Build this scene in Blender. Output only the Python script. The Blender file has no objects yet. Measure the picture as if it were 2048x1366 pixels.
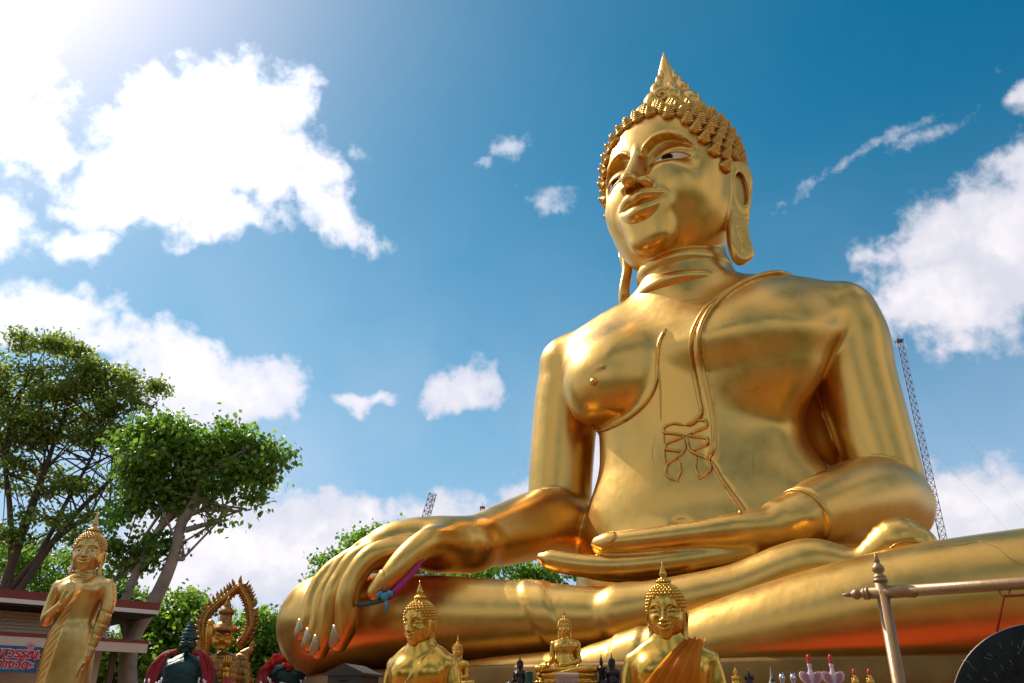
import bpy, bmesh, math, random, os
import numpy as np
from mathutils import Vector, Matrix

scene = bpy.context.scene
R = math.radians

# ------------------------------------------------------------------ camera
EYE = 1.5
PITCH = R(24.8)
cam_data = bpy.data.cameras.new('camera')
cam = bpy.data.objects.new('camera', cam_data)
scene.collection.objects.link(cam)
cam.location = (0, 0, EYE)
cam.rotation_euler = (R(90) + PITCH, 0, 0)
cam_data.sensor_width = 36.0
cam_data.lens = 36.0 * 1640 / 2048
cam_data.clip_start = 0.05
cam_data.clip_end = 20000
scene.camera = cam

# ------------------------------------------------------------------ light
SUN_AZ, SUN_EL = R(-50), R(47)           # azimuth from +Y towards +X, elevation
sun_dir = Vector((math.sin(SUN_AZ) * math.cos(SUN_EL), math.cos(SUN_AZ) * math.cos(SUN_EL), math.sin(SUN_EL)))
sd = bpy.data.lights.new('sun', 'SUN')
sd.energy = 5.0
sd.angle = R(0.55)
sd.color = (1.0, 0.93, 0.82)
sun = bpy.data.objects.new('sun', sd)
scene.collection.objects.link(sun)
sun.rotation_euler = (-sun_dir).to_track_quat('-Z', 'Y').to_euler()

scene.view_settings.view_transform = 'Standard'
scene.view_settings.look = 'None'
scene.view_settings.exposure = 0.1
scene.view_settings.gamma = 1.0
scene.view_settings.use_curve_mapping = False
try:
    scene.cycles.use_denoising = True
    scene.cycles.max_bounces = 8
    scene.cycles.glossy_bounces = 5
    scene.cycles.transparent_max_bounces = 12
    scene.cycles.sample_clamp_indirect = 6
except Exception:
    pass

def ray_dir(px, py):
    u = (px - 1024) / 1640.0
    v = (683 - py) / 1640.0
    c, s = math.cos(PITCH), math.sin(PITCH)
    return Vector((u, c - s * v, s + c * v))

def at(px, py, dist):
    """a point seen in the direction of a photo position at a horizontal distance (metres in y)"""
    d = ray_dir(px, py)
    return Vector((0, 0, EYE)) + d * (dist / d.y)

# ------------------------------------------------------------------ world: sky with clouds
world = bpy.data.worlds.new('World')
scene.world = world
world.use_nodes = True
wt = world.node_tree
wn, wl = wt.nodes, wt.links
wn.clear()

def wmath(op, a, b=None, c=None, clamp=False):
    n = wn.new('ShaderNodeMath'); n.operation = op; n.use_clamp = clamp
    for i, v in enumerate((a, b, c)):
        if v is None: continue
        if isinstance(v, (int, float)): n.inputs[i].default_value = v
        else: wl.new(v, n.inputs[i])
    return n.outputs[0]

def wvec(op, a, b=None, scale=None):
    n = wn.new('ShaderNodeVectorMath'); n.operation = op
    for i, v in enumerate((a, b)):
        if v is None: continue
        if hasattr(v, 'is_output'): wl.new(v, n.inputs[i])
        else: n.inputs[i].default_value = v
    if scale is not None: n.inputs['Scale'].default_value = scale
    return n.outputs['Value'] if op in ('DOT_PRODUCT', 'LENGTH', 'DISTANCE') else n.outputs['Vector']

def wramp(val, lo, hi):
    n = wn.new('ShaderNodeMapRange'); n.interpolation_type = 'SMOOTHSTEP'
    wl.new(val, n.inputs['Value'])
    n.inputs['From Min'].default_value = lo; n.inputs['From Max'].default_value = hi
    return n.outputs['Result']

def wnoise(vec, scale, detail, rough, lac=2.0):
    n = wn.new('ShaderNodeTexNoise')
    wl.new(vec, n.inputs['Vector'])
    n.inputs['Scale'].default_value = scale; n.inputs['Detail'].default_value = detail
    n.inputs['Roughness'].default_value = rough; n.inputs['Lacunarity'].default_value = lac
    return n

tc = wn.new('ShaderNodeTexCoord')
D = wvec('NORMALIZE', tc.outputs['Generated'])
sky = wn.new('ShaderNodeTexSky')
sky.sky_type = 'NISHITA'
sky.sun_disc = False
sky.sun_elevation = SUN_EL
sky.sun_rotation = SUN_AZ
sky.air_density = 1.0
sky.dust_density = 1.2
sky.ozone_density = 2.0
warp1 = wnoise(D, 5.0, 3, 0.6)
warp2 = wnoise(D, 21.0, 2, 0.6)
w1 = wvec('SCALE', wvec('SUBTRACT', warp1.outputs['Color'], (0.5, 0.5, 0.5)), None, 0.16)
w2 = wvec('SCALE', wvec('SUBTRACT', warp2.outputs['Color'], (0.5, 0.5, 0.5)), None, 0.05)
DW = wvec('ADD', wvec('ADD', D, w1), w2)

DS = wvec('ADD', wvec('ADD', D, wvec('SCALE', w1, None, 0.22)), wvec('SCALE', w2, None, 0.5))
def cloud_blob(px, py, rx, ry, amp=1.0, rot=0.0, soft=False):
    """one soft lobe of a cloud: centre direction and angular radii (given in photo pixels)"""
    r = ray_dir(px, py); d = r.normalized()
    right = Vector((d.y, -d.x, 0)).normalized(); up = right.cross(d)
    r2 = right * math.cos(rot) + up * math.sin(rot); u2 = up * math.cos(rot) - right * math.sin(rot)
    M = Matrix((r2, d, u2)).transposed()           # columns: local x, y, z
    n = wn.new('ShaderNodeMapping'); n.vector_type = 'TEXTURE'
    wl.new(DS if soft else DW, n.inputs['Vector'])
    n.inputs['Location'].default_value = d
    n.inputs['Rotation'].default_value = M.to_euler('XYZ')
    n.inputs['Scale'].default_value = (rx / 1640.0 / r.length, 1.0, ry / 1640.0 / r.length)
    return wmath('MULTIPLY_ADD', wvec('LENGTH', n.outputs[0]), -amp, amp)

BLOBS = [  # px, py, rx, ry, density, tilt
    (425, 200, 158, 92, 1.15, 0), (355, 340, 168, 102, 1.15, 0), (480, 330, 124, 108, 1.05, 0), (535, 205, 66, 72, .85, 0),
    (235, 390, 80, 60, .75, 0), (460, 440, 100, 60, .9, 0), (690, 440, 90, 60, .8, -.5), (185, 480, 60, 40, .7, 0), (640, 350, 70, 60, .7, 0),
    (20, 150, 95, 85, .9, 0), (10, 258, 115, 44, .75, 0), (0, 410, 70, 60, .7, 0),
    (50, 630, 190, 70, 1.0, .1), (410, 800, 170, 95, 1.15, .1), (370, 740, 80, 50, .9, 0), (530, 795, 60, 34, .7, .2), (200, 690, 90, 40, .5, 0),
    (915, 775, 85, 42, .95, 0), (710, 778, 70, 16, .5, 0), (1012, 297, 54, 30, 1.1, .1, True), (958, 333, 38, 18, .7, 0, True), (1105, 405, 66, 50, .75, .3, True), (712, 310, 44, 34, .8, 0, True),
    (540, 1100, 300, 110, 1.4, 0), (640, 1060, 140, 70, 1.1, 0), (380, 1150, 240, 110, 1.2, 0), (480, 1010, 110, 40, .7, 0), (690, 1015, 40, 22, .6, 0), (755, 1025, 35, 30, .7, 0), (880, 1015, 90, 36, .7, 0), (1080, 980, 90, 60, .6, 0), (1200, 940, 60, 110, .7, 0),
    (1990, 490, 180, 110, 1.05, -.4), (1910, 600, 150, 80, 1.0, 0), (2055, 410, 95, 100, .85, 0), (1800, 500, 60, 40, .6, 0), (2048, 212, 42, 40, .65, 0),
    (1730, 305, 220, 20, .62, .27, True), (1860, 268, 110, 26, .70, .10, True),
    (1960, 1000, 280, 100, 1.0, 0), (2000, 1080, 280, 90, 1.1, 0),
]
acc = soft_acc = None
for b in BLOBS:
    v = cloud_blob(*b)
    if len(b) > 6: soft_acc = v if soft_acc is None else wmath('SMOOTH_MAX', soft_acc, v, 0.1)
    else: acc = v if acc is None else wmath('SMOOTH_MAX', acc, v, 0.18)

# clouds of the same kind go on round the rest of the sky
sepD = wn.new('ShaderNodeSeparateXYZ'); wl.new(D, sepD.inputs[0])
el = sepD.outputs['Z']
dome = wn.new('ShaderNodeVectorMath'); dome.operation = 'MULTIPLY'
wl.new(DW, dome.inputs[0]); dome.inputs[1].default_value = (1, 1, 1.7)
big = wnoise(dome.outputs[0], 2.1, 3, 0.5).outputs['Fac']
cdir = ray_dir(1150, 620).normalized()
infr = wvec('DOT_PRODUCT', D, tuple(cdir))
outside = wramp(infr, 0.80, 0.62)
bigc = wmath('MULTIPLY', wmath('SUBTRACT', big, 0.50), 5.0)
bigc = wmath('SUBTRACT', bigc, wmath('MULTIPLY', wmath('SUBTRACT', 1.0, outside), 3.0))
acc = wmath('SMOOTH_MAX', acc, bigc, 0.15)

fine = wnoise(D, 14.0, 6, 0.62).outputs['Fac']
fine2 = wnoise(D, 50.0, 3, 0.6).outputs['Fac']
fsum = wmath('ADD', wmath('MULTIPLY', wmath('SUBTRACT', fine, 0.5), 1.5), wmath('MULTIPLY', wmath('SUBTRACT', fine2, 0.5), 1.0))
dens = wmath('ADD', acc, fsum)
mask = wramp(dens, -0.30, 0.40)
# feathery wisps: thin, never quite opaque
wisp = wmath('MULTIPLY', wramp(wmath('ADD', soft_acc, wmath('MULTIPLY', fsum, 1.5)), 0.05, 1.0), 0.75)
mask = wmath('MAXIMUM', mask, wisp)
# thin veil of haze, thicker low down
veil = wnoise(DW, 3.0, 3, 0.55).outputs['Fac']
low = wramp(el, 0.62, 0.0)
veil_m = wmath('MULTIPLY', wramp(veil, 0.34, 0.72), wmath('ADD', 0.015, wmath('MULTIPLY', low, 0.45)))
mask = wmath('MAXIMUM', mask, veil_m)
mask = wmath('MULTIPLY', mask, 0.97)

# forward scattering: clouds and haze near the sun are brighter
sdot = wvec('DOT_PRODUCT', D, tuple(sun_dir))
near = wmath('POWER', wmath('MAXIMUM', sdot, 0.0), 7.0)
nearer = wmath('POWER', wmath('MAXIMUM', sdot, 0.0), 30.0)
shade = wramp(wmath('ADD', dens, wmath('MULTIPLY', wmath('SUBTRACT', wnoise(DW, 9.0, 3, 0.6).outputs['Fac'], 0.5), 2.2)), 0.1, 1.5)
cb = wn.new('ShaderNodeMix'); cb.data_type = 'RGBA'
wl.new(shade, cb.inputs['Factor'])
cb.inputs['A'].default_value = (0.80, 0.81, 0.92, 1)
cb.inputs['B'].default_value = (1.12, 1.06, 1.09, 1)
gain = wmath('ADD', 0.86, wmath('ADD', wmath('MULTIPLY', near, 0.75), wmath('MULTIPLY', nearer, 1.5)))
cloud_col = wn.new('ShaderNodeVectorMath'); cloud_col.operation = 'SCALE'
wl.new(cb.outputs['Result'], cloud_col.inputs[0]); wl.new(gain, cloud_col.inputs['Scale'])

SKY_GAIN = 0.085
tint = wn.new('ShaderNodeVectorMath'); tint.operation = 'MULTIPLY'
wl.new(sky.outputs[0], tint.inputs[0])
tmix = wn.new('ShaderNodeMix'); tmix.data_type = 'RGBA'
wl.new(near, tmix.inputs['Factor']); tmix.inputs['A'].default_value = (0.010, 0.96, 1.12, 1); tmix.inputs['B'].default_value = (0.95, 0.86, 0.95, 1)
wl.new(tmix.outputs['Result'], tint.inputs[1])
# pale glow of the air around the sun
glow = wn.new('ShaderNodeVectorMath'); glow.operation = 'SCALE'
glow.inputs[0].default_value = (0.95 / SKY_GAIN, 0.80 / SKY_GAIN, 0.92 / SKY_GAIN)
wl.new(wmath('ADD', wmath('MULTIPLY', near, 0.10), wmath('MULTIPLY', nearer, 0.36)), glow.inputs['Scale'])
hz = wn.new('ShaderNodeMix'); hz.data_type = 'RGBA'
wl.new(wmath('POWER', wramp(el, 0.75, -0.05), 1.6), hz.inputs['Factor'])
wl.new(tint.outputs[0], hz.inputs['A'])
hz.inputs['B'].default_value = (0.46 / SKY_GAIN, 0.60 / SKY_GAIN, 0.82 / SKY_GAIN, 1)
skyc = wvec('ADD', hz.outputs['Result'], glow.outputs[0])
cscale = wvec('SCALE', cloud_col.outputs[0], None, 1.0 / SKY_GAIN)
mixc = wn.new('ShaderNodeMix'); mixc.data_type = 'RGBA'
wl.new(mask, mixc.inputs['Factor'])
wl.new(skyc, mixc.inputs['A']); wl.new(cscale, mixc.inputs['B'])
bg = wn.new('ShaderNodeBackground'); bg.inputs['Strength'].default_value = SKY_GAIN
wl.new(mixc.outputs['Result'], bg.inputs['Color'])
wo = wn.new('ShaderNodeOutputWorld')
wl.new(bg.outputs[0], wo.inputs['Surface'])

# ================================================================== helpers
COL = scene.collection
def link(o, parent=None):
    COL.objects.link(o)
    if parent is not None: o.parent = parent
    return o
def tag(o, label=None, cat=None, group=None, kind=None):
    if label: o['label'] = label
    if cat: o['category'] = cat
    if group: o['group'] = group
    if kind: o['kind'] = kind
    return o
def empty(name, loc=(0, 0, 0), rz=0.0, scale=1.0):
    o = bpy.data.objects.new(name, None)
    o.location = loc; o.rotation_euler = (0, 0, rz); o.scale = (scale,) * 3
    o.empty_display_size = 0.2
    return link(o)
def copy_tree(o, parent=None):
    c = o.copy(); COL.objects.link(c)
    c.parent = parent
    for ch in list(o.children): copy_tree(ch, c)
    return c
def set_mat(o, m):
    """give one object its own material although it shares its mesh"""
    o.material_slots[0].link = 'OBJECT'; o.material_slots[0].material = m

def np_mesh(name, V, quads=None, tris=None, smooth=True):
    me = bpy.data.meshes.new(name)
    V = np.asarray(V, np.float32)
    me.vertices.add(len(V)); me.vertices.foreach_set('co', V.ravel())
    loops, starts, n = [], [], 0
    for F in (quads, tris):
        if F is None or len(F) == 0: continue
        F = np.asarray(F, np.int32)
        loops.append(F.ravel()); starts.append(n + np.arange(len(F), dtype=np.int32) * F.shape[1]); n += F.size
    me.loops.add(n); me.loops.foreach_set('vertex_index', np.concatenate(loops))
    st = np.concatenate(starts)
    me.polygons.add(len(st)); me.polygons.foreach_set('loop_start', st)
    me.update(calc_edges=True)
    me.polygons.foreach_set('use_smooth', np.full(len(st), smooth, bool))
    me.validate()
    return me

class MB:
    """collects simple shapes into one mesh"""
    def __init__(s): s.v = []; s.f = []; s.flat = set()
    def add(s, verts, faces, flat=False):
        b = len(s.v); s.v += [tuple(v) for v in verts]
        if flat: s.flat.update(range(len(s.f), len(s.f) + len(faces)))
        s.f += [tuple(b + i for i in f) for f in faces]
        return s
    def box(s, c, size, rz=0.0, mat=None):
        hx, hy, hz = [x / 2 for x in size]
        M = Matrix.Translation(c) @ Matrix.Rotation(rz, 4, 'Z') if mat is None else mat
        vs = [M @ Vector((x * hx, y * hy, z * hz)) for x, y, z in ((-1,-1,-1),(1,-1,-1),(1,1,-1),(-1,1,-1),(-1,-1,1),(1,-1,1),(1,1,1),(-1,1,1))]
        return s.add(vs, [(0,3,2,1),(4,5,6,7),(0,1,5,4),(1,2,6,5),(2,3,7,6),(3,0,4,7)], True)
    def tube(s, pts, rad, n=8, cap=True, flat=None):
        pts = [Vector(p) for p in pts]
        if isinstance(rad, (int, float)): rad = [rad] * len(pts)
        T = []
        for i in range(len(pts)):
            t = pts[min(i + 1, len(pts) - 1)] - pts[max(i - 1, 0)]
            T.append(t.normalized() if t.length > 1e-9 else Vector((0, 0, 1)))
        ref = Vector((0, 0, 1)) if abs(T[0].z) < .9 else Vector((1, 0, 0))
        u = T[0].cross(ref).normalized(); vs = []
        for p, t, r in zip(pts, T, rad):
            u = (u - t * u.dot(t)).normalized(); w = t.cross(u)
            for k in range(n):
                a = 2 * math.pi * k / n
                vs.append(p + (u * math.cos(a) + w * math.sin(a)) * r)
        fs = []
        for i in range(len(pts) - 1):
            for k in range(n):
                k2 = (k + 1) % n
                fs.append((i * n + k, i * n + k2, (i + 1) * n + k2, (i + 1) * n + k))
        if cap:
            fs.append(tuple(range(n - 1, -1, -1))); fs.append(tuple((len(pts) - 1) * n + k for k in range(n)))
        return s.add(vs, fs)
    def lathe(s, prof, n=24, c=(0, 0, 0), axis='z', flute=None, M=None):
        vs = []; c = Vector(c)
        for i, (r, h) in enumerate(prof):
            for k in range(n):
                a = 2 * math.pi * k / n
                rr = r * (1 + (flute(a, i) if flute else 0))
                p = Vector((rr * math.cos(a), rr * math.sin(a), h))
                if axis == 'x': p = Vector((h, p.x, p.y))
                if axis == 'y': p = Vector((p.y, h, p.x))
                vs.append((M @ p) if M is not None else c + p)
        fs = []
        for i in range(len(prof) - 1):
            for k in range(n):
                k2 = (k + 1) % n
                fs.append((i * n + k, i * n + k2, (i + 1) * n + k2, (i + 1) * n + k))
        fs.append(tuple(range(n - 1, -1, -1))); fs.append(tuple((len(prof) - 1) * n + k for k in range(n)))
        return s.add(vs, fs)
    def ball(s, c, r, nu=10, nv=7, M=None):
        if isinstance(r, (int, float)): r = (r, r, r)
        c = Vector(c); vs = [(0, 0, 1)]
        for j in range(1, nv):
            t = math.pi * j / nv
            for i in range(nu):
                a = 2 * math.pi * i / nu
                vs.append((math.sin(t) * math.cos(a), math.sin(t) * math.sin(a), math.cos(t)))
        vs.append((0, 0, -1))
        vs = [Vector((x * r[0], y * r[1], z * r[2])) for x, y, z in vs]
        vs = [c + ((M @ q) if M is not None else q) for q in vs]
        fs = [(0, 1 + i, 1 + (i + 1) % nu) for i in range(nu)]
        for j in range(nv - 2):
            for i in range(nu):
                i2 = (i + 1) % nu
                fs.append((1 + j * nu + i, 1 + (j + 1) * nu + i, 1 + (j + 1) * nu + i2, 1 + j * nu + i2))
        L = len(vs) - 1
        fs += [(L, 1 + (nv - 2) * nu + (i + 1) % nu, 1 + (nv - 2) * nu + i) for i in range(nu)]
        return s.add(vs, fs)
    def prism(s, outline, M, depth):
        """outline in the local xz plane, extruded by depth along local y, placed by M"""
        n = len(outline)
        vs = [M @ Vector((x, -depth / 2, z)) for x, z in outline] + [M @ Vector((x, depth / 2, z)) for x, z in outline]
        fs = [tuple(range(n)), tuple(range(2 * n - 1, n - 1, -1))] + [(i, n + i, n + (i + 1) % n, (i + 1) % n) for i in range(n)]
        return s.add(vs, fs, True)
    def mesh(s, name, smooth=True):
        me = bpy.data.meshes.new(name); me.from_pydata(s.v, [], s.f)
        me.polygons.foreach_set('use_smooth', [smooth and i not in s.flat for i in range(len(s.f))])
        me.update(); return me
    def build(s, name, mat, parent=None, smooth=True):
        me = s.mesh(name, smooth); me.materials.append(mat)
        return link(bpy.data.objects.new(name, me), parent)

# ------------------------------------------------------------------ materials
class NT:
    def __init__(s, name):
        s.m = bpy.data.materials.new(name); s.m.use_nodes = True
        s.t = s.m.node_tree; s.n = s.t.nodes; s.l = s.t.links
        s.b = s.n['Principled BSDF']
    def node(s, typ, **kw):
        n = s.n.new(typ)
        for k, v in kw.items():
            if k.startswith('_'): setattr(n, k[1:], v)
            else:
                i = n.inputs[k.replace('_', ' ')] if isinstance(k, str) else n.inputs[k]
                if hasattr(v, 'is_output'): s.l.new(v, i)
                else: i.default_value = v
        return n
    def coord(s): return s.n.new('ShaderNodeTexCoord').outputs['Object']
    def noise(s, vec, scale, detail=4, rough=.55):
        n = s.n.new('ShaderNodeTexNoise'); s.l.new(vec, n.inputs['Vector'])
        n.inputs['Scale'].default_value = scale; n.inputs['Detail'].default_value = detail; n.inputs['Roughness'].default_value = rough
        return n.outputs['Fac']
    def ramp(s, fac, stops):
        n = s.n.new('ShaderNodeValToRGB'); s.l.new(fac, n.inputs[0]); e = n.color_ramp.elements
        while len(e) > 1: e.remove(e[-1])
        e[0].position = stops[0][0]; e[0].color = (*stops[0][1], 1)
        for p, c in stops[1:]:
            q = e.new(p); q.color = (*c, 1)
        return n.outputs[0]
    def rng(s, v, a, b, c, d):
        n = s.n.new('ShaderNodeMapRange'); s.l.new(v, n.inputs[0])
        for i, x in enumerate((a, b, c, d)): n.inputs[i + 1].default_value = x
        return n.outputs[0]
    def mul(s, a, b):
        n = s.n.new('ShaderNodeMath'); n.operation = 'MULTIPLY'
        for i, v in enumerate((a, b)):
            if hasattr(v, 'is_output'): s.l.new(v, n.inputs[i])
            else: n.inputs[i].default_value = v
        return n.outputs[0]
    def bump(s, h, strength, dist, prev=None):
        n = s.n.new('ShaderNodeBump'); s.l.new(h, n.inputs['Height'])
        n.inputs['Strength'].default_value = strength; n.inputs['Distance'].default_value = dist
        if prev is not None: s.l.new(prev, n.inputs['Normal'])
        return n.outputs[0]
    def set(s, **kw):
        names = {'base': 'Base Color', 'metal': 'Metallic', 'rough': 'Roughness', 'normal': 'Normal', 'coat': 'Coat Weight', 'coat_rough': 'Coat Roughness',
                 'alpha': 'Alpha', 'trans': 'Transmission Weight', 'sss': 'Subsurface Weight', 'spec': 'Specular IOR Level'}
        for k, v in kw.items():
            i = s.b.inputs[names[k]]
            if hasattr(v, 'is_output'): s.l.new(v, i)
            elif isinstance(v, tuple): i.default_value = (*v, 1)
            else: i.default_value = v
        return s.m

def gold(name, base=(.75, .435, .105), dark=(.70, .395, .085), rough=.315, metal=.94, lump=.05, scale=1.0, grime=True):
    t = NT(name); c = t.coord()
    big = t.noise(c, .55 * scale, 4, .6); mid = t.noise(c, 3.0 * scale, 5, .6); fin = t.noise(c, 40 * scale, 3, .6)
    col = t.ramp(mid, [(.30, dark), (.55, base), (.8, tuple(min(1, x * 1.08) for x in base))])
    if grime:
        mp = t.node('ShaderNodeMapping'); t.l.new(c, mp.inputs[0]); mp.inputs['Scale'].default_value = (1.6 * scale, 1.6 * scale, .18 * scale)
        streak = t.noise(mp.outputs[0], 2.2, 6, .62)
        sm = t.rng(streak, .58, .80, 0, .18)
        mx = t.n.new('ShaderNodeMix'); mx.data_type = 'RGBA'; t.l.new(sm, mx.inputs['Factor']); t.l.new(col, mx.inputs['A'])
        mx.inputs['B'].default_value = (dark[0] * .62, dark[1] * .6, dark[2] * .6, 1); col = mx.outputs['Result']
    rg = t.rng(mid, .3, .75, rough - .03, rough + .07)
    if lump == 0: return t.set(base=col, metal=metal, rough=rough)
    n1 = t.bump(big, lump * .35, .25 / scale)
    n2 = t.bump(mid, lump * .14, .05 / scale, n1)
    mp2 = t.node('ShaderNodeMapping'); t.l.new(c, mp2.inputs[0]); mp2.inputs['Scale'].default_value = (14 * scale, 14 * scale, 2.2 * scale)
    n3 = t.bump(t.noise(mp2.outputs[0], 1.0, 3, .6), .10, .02 / scale, t.bump(fin, .06, .006 / scale, n2))
    return t.set(base=col, metal=metal, rough=rg, normal=n3)

def plain(name, base, rough=.5, metal=0.0, var=.15, scale=3.0, bump=.1, spec=.5):
    t = NT(name); c = t.coord()
    n = t.noise(c, scale, 5, .6)
    col = t.ramp(n, [(.25, tuple(x * (1 - var) for x in base)), (.75, tuple(min(1, x * (1 + var)) for x in base))])
    nb = t.bump(t.noise(c, scale * 8, 4, .6), bump, .02)
    return t.set(base=col, rough=rough, metal=metal, normal=nb, spec=spec)

# ------------------------------------------------------------------ signed distance modelling
def smin(a, b, k):
    h = np.maximum(k - np.abs(a - b), 0) / k
    return np.minimum(a, b) - h * h * k * .25
def smax(a, b, k): return -smin(-a, -b, k)
def sstep(x, a, b):
    t = np.clip((x - a) / (b - a), 0, 1); return t * t * (3 - 2 * t)
def crom(pts, sub):
    pts = np.asarray(pts, float)
    P = np.vstack([2 * pts[0] - pts[1], pts, 2 * pts[-1] - pts[-2]])
    out = []
    for i in range(len(pts) - 1):
        p0, p1, p2, p3 = P[i:i + 4]
        for t in np.arange(sub) / sub:
            out.append(.5 * (2 * p1 + (p2 - p0) * t + (2 * p0 - 5 * p1 + 4 * p2 - p3) * t * t + (3 * p1 - p0 - 3 * p2 + p3) * t ** 3))
    out.append(pts[-1]); return np.array(out)
FARV = 3.0
def culled(p, lo, hi, fn, m=.7):
    q = np.all((p > lo - m) & (p < hi + m), axis=1)
    out = np.full(len(p), FARV)
    if q.any(): out[q] = np.minimum(fn(p[q]), FARV)
    return out
def tube(p, pts, rad, sub=22, flat=None, m=.7):
    """chain of round cones along a smooth curve; flat=(axis, factor) squeezes the section along an axis"""
    A = crom(np.column_stack([np.asarray(pts, float), np.asarray(rad, float)]), sub)
    r = A[:, 3].max(); C = A[:, :3]; c2 = (C * C).sum(1); n = len(A)
    def seg(q, i, j):
        a, b = C[i], C[j]; ab = b - a; w = q - a
        t = np.clip((w * ab).sum(1) / ((ab * ab).sum(1) + 1e-12), 0, 1)
        w = w - t[:, None] * ab; rr = A[i, 3] + t * (A[j, 3] - A[i, 3])
        if flat is not None:
            ax = np.asarray(flat[0], float); ax = ax / np.linalg.norm(ax)
            w = w + (w @ ax)[:, None] * ax * (1 / flat[1] - 1)
            return (np.sqrt((w * w).sum(1)) - rr) * min(1, flat[1] ** .5)
        return np.sqrt((w * w).sum(1)) - rr
    def fn(q):
        out = np.empty(len(q))
        for s in range(0, len(q), 30000):
            k = q[s:s + 30000]
            near = np.argmin((c2[None] - 2 * (k @ C.T)).astype(np.float32), 1)   # nearest node of the curve
            out[s:s + 30000] = np.minimum(seg(k, np.maximum(near - 1, 0), near), seg(k, near, np.minimum(near + 1, n - 1)))
        return out
    return culled(p, C.min(0) - r, C.max(0) + r, fn, m)
def ellip(p, c, r, rot=None, m=.7):
    c = np.asarray(c, float); r = np.asarray(r, float); R3 = r.max()
    def fn(q):
        w = q - c
        if rot is not None: w = w @ rot
        k0 = np.sqrt(((w / r) ** 2).sum(1)); k1 = np.sqrt(((w / r ** 2) ** 2).sum(1)) + 1e-9
        return k0 * (k0 - 1) / k1
    return culled(p, c - R3, c + R3, fn, m)
def rotz(a):
    c, s = math.cos(a), math.sin(a); return np.array([[c, -s, 0], [s, c, 0], [0, 0, 1.]])
def loft(p, tab, n=2.3, m=.7):
    """stack of super-ellipses: rows (z, ca, cf, ra, rf_front, rf_back)"""
    T = crom(np.asarray(tab, float), 12)
    o = np.argsort(T[:, 0], kind='stable'); T = T[o]
    z0, z1 = T[0, 0], T[-1, 0]
    def fn(q):
        z = np.clip(q[:, 2], z0, z1)
        ca, cf, ra, f1, f2 = [np.interp(z, T[:, 0], T[:, i]) for i in range(1, 6)]
        y = q[:, 1] - cf; rf = np.where(y > 0, f1, f2)
        x = np.abs(q[:, 0] - ca) / ra; y = np.abs(y) / rf
        k0 = (x ** n + y ** n + 1e-12) ** (1 / n)
        k1 = np.sqrt((x / ra) ** 2 + (y / rf) ** 2) + 1e-9
        k2 = np.sqrt(x * x + y * y) + 1e-9
        d = (k0 - 1) * k2 / k1
        return smax(d, np.maximum(z0 - q[:, 2], q[:, 2] - z1), .25)
    rm = T[:, 3].max(); fm = max(T[:, 4].max(), T[:, 5].max())
    lo = np.array([T[:, 1].min() - rm, T[:, 2].min() - fm, z0]); hi = np.array([T[:, 1].max() + rm, T[:, 2].max() + fm, z1])
    return culled(p, lo, hi, fn, m)

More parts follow.
